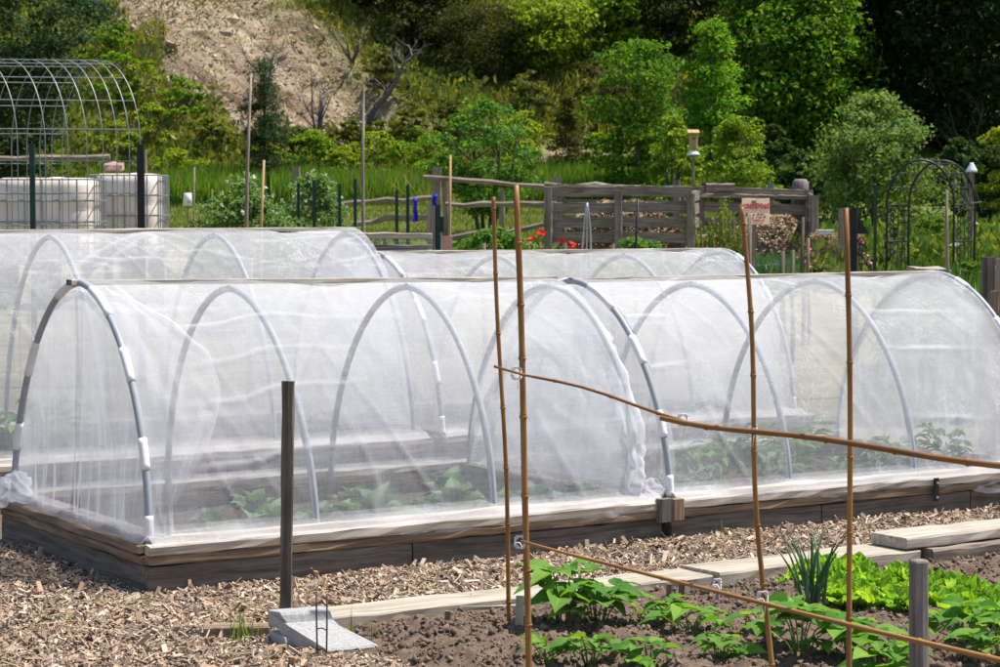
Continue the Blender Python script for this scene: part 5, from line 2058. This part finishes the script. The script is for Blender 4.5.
# crown tops of the wooded ridge above the bank
top_ = [('olive scrub tree at the top of the bank, above the broad juniper', 392, 475, -40, 73.5, OLIVE, 21), ('yellow green tree at the top middle of the bank', 505, 592, 0, 72, YEL, 22),
        ('bright green tree at the top of the bank, left of the dark wood', 582, 660, -18, 73, BRIGHT, 23), ('brown green scrub tree at the top, left of the slender tree', 640, 722, -40, 72, (.05, .065, .02), 24),
        ('dark olive shrub tree at the top of the bank over the sandy scar', 330, 408, -45, 75, OLIVE, 25)]
for lab, x0, x1, yt, d, c, sd in top_:
    by_box(lab, 'tree', x0, x1, yt, d, fmat(c, .35), shape='round', bare=.04, nclump=120, per=60, leaf=.25, seed=sd, cr=.7, irregular=.45)

# shrubs growing over the bank
sh = [(140, 104, 50, 40, YEL), (186, 116, 46, 34, BRIGHT), (150, 150, 44, 40, YEL), (118, 168, 44, 50, YEL), (178, 188, 60, 36, YEL),
      (212, 152, 46, 30, (.13, .16, .03)), (315, 178, 60, 40, BRIGHT), (382, 180, 66, 42, YEL), (410, 150, 48, 44, (.13, .16, .03)), (300, 156, 40, 24, (.12, .15, .03)), (352, 142, 36, 18, (.12, .14, .03)), 
      (418, 186, 56, 50, BRIGHT), (525, 172, 60, 54, YEL), (545, 60, 80, 60, YEL), (505, 90, 60, 50, BRIGHT), (575, 45, 70, 56, YEL), (605, 110, 60, 50, OLIVE), (560, 20, 70, 40, BRIGHT), (640, 22, 70, 50, MID),
      (598, 178, 50, 40, BRIGHT), (112, 60, 46, 34, BRIGHT), (455, 140, 44, 36, OLIVE), (530, 120, 50, 44, (.1, .12, .03)), (112, 110, 50, 50, BRIGHT), (20, 200, 70, 60, MID), (410, 60, 60, 50, OLIVE), (385, 90, 44, 36, (.1, .11, .04)),
      (270, 186, 46, 36, YEL), (442, 195, 46, 36, BRIGHT), (340, 190, 44, 36, YEL)]
seen_ = []
where = ['beneath the sandy scar', 'at the foot of the bank', 'on the green slope']
for k, (px, py, w, h, c) in enumerate(sh):
    p = hit(px, py, 40)
    sc = p.y / FPX
    tone = 'yellow green' if c is YEL else 'bright green' if c is BRIGHT else 'olive' if c is OLIVE else 'mid green' if c is MID else 'dull green'
    size = 'large' if w > 56 else 'small' if w < 46 else 'medium'
    near = min([('the leafless bush', 268, 60), ('the young pine', 265, 110), ('the leaning bare tree', 380, 110), ('the broad juniper', 485, 60), ('the small tree by the fence', 486, 165), ('the small juniper', 568, 130), ('the wire trellis', 80, 130), ('the white bucket', 190, 195), ('the top edge of the photo', 590, 0), ('the top left tree', 60, 40)], key=lambda q: (q[1] - px) ** 2 + (q[2] - py) ** 2)
    side = ('left of' if px < near[1] - 15 else 'right of' if px > near[1] + 15 else ('above' if py < near[2] else 'below'))
    lab = '%s %s shrub on the bank, %s %s' % (size, tone, side, near[0])
    same = [q for q in seen_ if q[0] == lab]
    if same:
        lab = lab.replace(' on the bank', ' lower down' if py > same[0][1] else ' higher up')
    seen_.append((lab, py))
    plant(lab, 'shrub', p, w * sc * 1.2, h * sc * 1.1, fmat(c, .38), shape='dome', bare=0, nclump=34, per=48, leaf=.17, cr=w * sc * .15, seed=200 + k, name='shrub', stems=2, irregular=.6)


# leafless bushes and the leaning bare tree
def bare_tree(label, px, py, h_px, spread, seed, d=None, path=None, r0=.05, depth_lv=4):
    rr = np.random.default_rng(seed)
    p = hit(px, py, 40)
    sc = p.y / FPX
    root = thing('bare_tree', label, 'bare tree', p)
    mb = MB()

    def grow(a, d_, L, r, lv):
        n = 4
        pts, dd = [a], Vector(d_)
        for i in range(n):
            dd = (dd + Vector(rr.normal(0, .16, 3)) + Vector((0, 0, .05))).normalized()
            pts.append(pts[-1] + dd * (L / n))
        mb.tube(pts, list(np.linspace(r, r * .45, n + 1)), 5)
        if lv:
            for k in range(rr.integers(2, 4)):
                i = rr.integers(1, n + 1)
                nd_ = (dd + Vector(rr.normal(0, spread, 3))).normalized()
                grow(pts[i], nd_, L * rr.uniform(.5, .8), r * .45, lv - 1)
    if path:
        pts = [Vector(((x - px) * sc, (i % 2) * .2, (py - y) * sc)) for i, (x, y) in enumerate(path)]
        mb.tube([pts[0] - Vector((0, 0, .4))] + pts, list(np.linspace(r0, r0 * .35, len(pts) + 1)), 7)
        for i in range(1, len(pts)):
            for k in range(2):
                grow(pts[i], Vector((rr.normal(.1, .6), rr.normal(0, .4), .7)).normalized(), 22 * sc * rr.uniform(.5, 1.1), r0 * .3, 2)
    else:
        for k in range(4):
            grow(Vector((0, 0, -.1)), Vector((rr.normal(0, .35), rr.normal(0, .3), 1)).normalized(), h_px * sc * .55, r0, depth_lv - 1)
    mb.build('trunk', M['bare'], root, True)
    return root


bare_tree('leafless grey bush on the sandy bank above the young pine', 268, 82, 62, .55, 1, r0=.05)
bare_tree('leafless twiggy bush right of the young pine', 318, 140, 80, .5, 2, r0=.05)
bare_tree('dark leaning bare tree with a bent trunk, left of the broad juniper', 366, 140, 80, .5, 3, path=[(366, 140), (367, 128), (374, 112), (388, 96), (400, 76), (403, 66), (412, 60)], r0=.115)
bare_tree('pale leafless snag against the dark wood, above the white capped post', 972, 190, 100, .5, 4, r0=.06)
bare_tree('leafless bush at the upper middle of the bank', 352, 62, 50, .6, 5, r0=.05)

# ------------------------------------------------------------------ uncountable growth


def scatter(name, label, n, px, py, mat, size, aspect, tilt, seed, zoff=0.0, keep=None, clump=0.0, y0=40):
    rr = np.random.default_rng(seed)
    x0, x1 = px
    d0_, d1_ = py
    y = rr.uniform(d0_, d1_, n)
    x = (rr.uniform(x0, x1, n) - 500) / FPX * y
    if clump:
        k = fbm(x / clump, y / clump, 0, 3, seed)
        s = k > rr.normal(.0, .25, n)
        x, y = x[s], y[s]
    if keep is not None:
        s = keep(x, y)
        x, y = x[s], y[s]
    N = len(x)
    z = gz(x, y)
    sz = size * rr.uniform(.5, 1.3, N)
    al = np.stack([rr.normal(0, tilt, N), rr.normal(0, tilt, N), np.ones(N)], -1)
    nr = np.stack([rr.normal(size=N), rr.normal(-.8, .8, N), rr.normal(0, .2, N)], -1)
    c = np.stack([x, y, z + sz * .4 + zoff * rr.uniform(0, 1, N)], -1)
    o = MB().leaves(c, nr, sz, aspect, al).build(name, mat)
    tag(o, label, None, None, 'stuff')


scatter('tall_grass', 'tall bright green grass along the foot of the bank', 70000, (90, 960), (59.5, 64.5), M['tall_grass'], .80, .045, .25, 1, clump=3.5)
scatter('dry_stalks', 'dry straw coloured stalks standing in the tall grass', 6000, (90, 960), (59.5, 64.5), M['dry'], .9, .03, .22, 21, clump=2.0)
scatter('hill_grass', 'rough green grass over the bank', 60000, (-60, 760), (63, 84), foliage('bank_grass', (.20, .235, .035), .5, .5, .05, .6, .1), .36, .13, .7, 2, keep=lambda x, y: ~on_sand(x, y))
scatter('dry_grass', 'dry straw coloured grass over the bank', 30000, (-60, 760), (63, 86), M['dry'], .38, .10, .7, 3, clump=2.5, keep=lambda x, y: ~on_sand(x, y))
scatter('hill_scrub', 'low weedy scrub over the bank', 60000, (-60, 760), (62.5, 84), M['scrub'], .24, .5, 1.2, 4, zoff=.55, clump=1.6, keep=lambda x, y: ~on_sand(x, y))
scatter('sparse_scrub', 'sparse dry tufts on the sandy scar', 9000, (100, 480), (66, 84), M['dry'], .26, .16, .8, 5, clump=1.0)
scatter('sparse_weeds', 'sparse green weeds creeping into the sandy scar', 5000, (100, 480), (66, 80), M['scrub'], .15, .4, 1.0, 25, zoff=.06, clump=1.3)
scatter('lawn_grass', 'short mown grass of the lawn', 40000, (120, 800), (44, 60), foliage('lawn_blade', (.155, .20, .035), .35, .4, .03), .14, .10, .5, 6)
scatter('garden_greens', 'mixed low garden plants between the far beds', 20000, (190, 1010), (30, 41), M['garden_mix'], .17, .42, .8, 7, zoff=.18, clump=1.5)
scatter('garden_straw', 'straw mulch and dry stalks between the far beds', 26000, (690, 1010), (31, 41), M['straw'], .2, .16, 1.0, 8, zoff=.04, clump=1.0)
scatter('weeds_by_arch', 'leafy green plants around the iron arch', 6000, (790, 1010), (33, 44), foliage('arch_weeds', (.13, .21, .03), .4, .5, .05), .2, .4, .7, 9, zoff=.5, clump=1.4)
scatter('strap_leaves', 'strap-leaved green plants behind the right front tunnel', 9000, (890, 1040), (15.2, 20), M['ribbon_leaf'], .62, .075, .36, 10, zoff=.30)
scatter('strap_leaves', 'low strap-leaved plants before the iron arch', 1800, (740, 1000), (30, 36), M['ribbon_leaf'], .36, .09, .5, 12, clump=.8)
scatter('leek_rows', 'blue green leek leaves in rows before the compost heap', 1500, (738, 802), (31.5, 34), M['onion'], .40, .09, .3, 11)


def veg(name, label, cat, px, d, wpx, ytop, mat, n, leaf, seed, shape='dome', aspect=.5, group=None, blossoms=0, bmat=None):
    p = gp(px, d)
    w = wpx / FPX * d
    hz = at(px, ytop, d).z - p.z
    t = plant(label, cat, p, w, hz, mat, shape=shape, bare=0, nclump=max(12, n // 60), per=60, leaf=leaf, cr=w * .16, seed=seed, name=name, stems=3, trunk_r=.012, irregular=.5)
    if blossoms:
        rr = np.random.default_rng(seed)
        a, t_ = rr.uniform(0, 2 * PI, blossoms), rr.uniform(.3, 1, blossoms)
        r = np.sqrt(1 - t_ ** 2) * w / 2 * rr.uniform(.7, 1, blossoms)
        c = np.stack([np.cos(a) * r, np.sin(a) * r, t_ * hz * 1.05], -1)
        c = np.repeat(c, 3, 0) + rr.normal(0, .01, (blossoms * 3, 3))
        MB().leaves(c, rr.normal(size=(len(c), 3)), .05, .8).build('blossoms', bmat, t)
    return t


pea = fmat((.12, .21, .085), .35)
veg('pea_plant', 'bushy pea plants with white flowers, left mass around the tall grey pole', 'pea plants', 246, 23.5, 122, 181, pea, 8200, .075, 301, 'column', blossoms=40, bmat=M['flower_white'])
veg('pea_plant', 'bushy pea plants with white flowers between the dark green steel posts', 'pea plants', 316, 25.5, 104, 178, pea, 7400, .075, 302, 'column', blossoms=40, bmat=M['flower_white'])
veg('pea_plant', 'thin pea plants at the left of the grey wooden post', 'pea plants', 285, 25.8, 28, 202, pea, 1300, .075, 303, 'column', blossoms=12, bmat=M['flower_white'])
veg('green_bush', 'low rounded leafy bush left of the red poppies', 'bush', 500, 30, 82, 231, fmat((.075, .18, .03), .35), 2600, .11, 304)
veg('green_bush', 'low bushy plant under the slatted bin front', 'bush', 640, 33, 80, 241, fmat((.09, .2, .04), .35), 1500, .10, 305)
veg('green_bush', 'low leafy plants left of the square post, behind the wire mesh', 'bush', 405, 34, 50, 240, fmat((.11, .22, .03), .35), 1300, .07, 306)
veg('poppy_leaves', 'dark green poppy foliage under the red flowers', 'foliage', 568, 26.6, 64, 243, fmat((.06, .12, .035), .3), 1400, .07, 307)
veg('flower_bush', 'pink flowering plant right of the straw bale', 'flower plant', 806, 33, 26, 244, fmat((.12, .15, .05), .3), 500, .06, 308, blossoms=22, bmat=M['pink'])
veg('flower_bush', 'deep pink flowering plant beside the black bracket', 'flower plant', 861, 33, 20, 238, fmat((.1, .15, .05), .3), 400, .06, 309, blossoms=26, bmat=M['pink'])
veg('green_bush', 'green bush behind the iron arch side panel', 'bush', 925, 38, 60, 216, fmat((.10, .18, .03), .35), 1200, .11, 310)
veg('green_bush', 'green leafy bush by the arch, under the lattice', 'bush', 893, 34, 26, 226, fmat((.06, .11, .03), .3), 700, .09, 311)

for k, (px, d, yt, w, c, lab) in enumerate([
        (788, 34, 262, 34, (.07, .14, .03), 'low dark green clump in front of the straw bale'), (838, 37, 246, 40, (.16, .2, .04), 'yellowish leafy clump right of the straw bale'),
        (872, 34, 258, 36, (.06, .12, .035), 'dark leafy clump behind the black bracket'), (905, 36, 244, 40, (.13, .2, .03), 'light green clump inside the iron arch'),
        (940, 35, 250, 36, (.05, .10, .03), 'dark green clump at the right leg of the iron arch'), (985, 37, 236, 50, (.12, .19, .03), 'bright leafy clump at the far right behind the cream tub'),
        (970, 30, 262, 44, (.08, .15, .03), 'broad leafy clump before the cream tub'), (823, 31, 266, 40, (.1, .13, .05), 'dusty green clump behind the right front tunnel')]):
    veg('perennial', lab, 'garden plant', px, d, w, yt, fmat(c, .35), 900, .13 if k % 2 else .09, 350 + k, aspect=.35 if k % 3 else .6)

# upright feathery stems before the compost bins
for k, (px, d, top, w) in enumerate([(712, 33, 200, 18), (728, 32.6, 192, 20), (702, 33.4, 222, 14), (742, 33.2, 228, 12)]):
    p = gp(px, d)
    h = at(px, top, d).z - p.z
    rr = np.random.default_rng(400 + k)
    root = thing('feathery_plant', ['tall feathery green stems before the compost bins, left of the tallest', 'tallest feathery green stems before the compost bins', 'short feathery green stems at the left by the bin post', 'short feathery stems at the right beside the leaning bamboo'][k], 'plant', p)
    mb, st = MB(), MB()
    for s in range(11):
        hx = h * rr.uniform(.55, 1.03)
        bx, by = rr.normal(0, w / FPX * d * .25, 2)
        tx, ty = bx * 1.7 + rr.normal(0, .02), by * 1.5
        st.tube([(bx, by, 0), ((bx + tx) / 2, (by + ty) / 2, hx * .5), (tx, ty, hx)], [.007, .005, .002], 5)
        N = 160
        t = rr.uniform(.12, 1, N)
        c = np.stack([bx + (tx - bx) * t + rr.normal(0, .012, N), by + (ty - by) * t + rr.normal(0, .012, N), hx * t], -1)
        mb.leaves(c, rr.normal(size=(N, 3)), .06, .22, np.stack([rr.normal(0, .5, N), rr.normal(0, .5, N), np.ones(N)], -1))
    mb.build('foliage', fmat((.16, .21, .035), .35), root)
    st.build('stem', M['stem'], root, True)


# red poppies
def poppy():
    t = thing('poppy', 'x', 'poppy', (0, 0, 0))
    mb = MB()
    for k in range(6):
        a = k * PI / 3 + R.normal(0, .1)
        leaf_sheet(mb, (0, 0, 0), (math.cos(a) * .075, math.sin(a) * .075, .035 + R.uniform(-.01, .03)), .085, -.15, .12, n=6, m=5, shape=1.8)
    mb.build('petals', M['red'], t, True)
    MB().lathe([(.005, 0), (.016, .01), (.014, .025), (.001, .028)], (0, 0, 0), 10).build('seed_head', M['black_steel'], t)
    MB().tube([(0, 0, 0), (.01, .0, -.2), (.0, .01, -.5)], .004, 5).build('stem', M['stem'], t)
    return t


pp = poppy()
for k, (px, py, d, lab) in enumerate([(541, 235, 26.5, 'red poppy, highest of the group, left of the slatted bin'), (531.5, 241, 26.4, 'red poppy furthest left, above the low rounded bush'),
                                     (561, 243, 26.5, 'red poppy in the middle of the group, before the slats'), (572.5, 246, 26.4, 'red poppy right of the dark peg, upper of two'),
                                     (573, 250.5, 26.3, 'red poppy right of the dark peg, lower of two'), (583, 244.5, 26.8, 'small red poppy by the foot of the spiral wires')]):
    p = at(px, py, d)
    s = [.85, .82, .75, .82, .9, .45][k]
    if k == 0:
        pp.location = p
        pp.scale = (s, s, s)
        pp['label'] = lab
        pp.rotation_euler = (.7, .2, 0)
    else:
        o = dup(pp, p, k * 1.1, lab, s)
        o.rotation_euler = (.7 * (-1) ** k * .6 + .3, .3 * (-1) ** k, k)
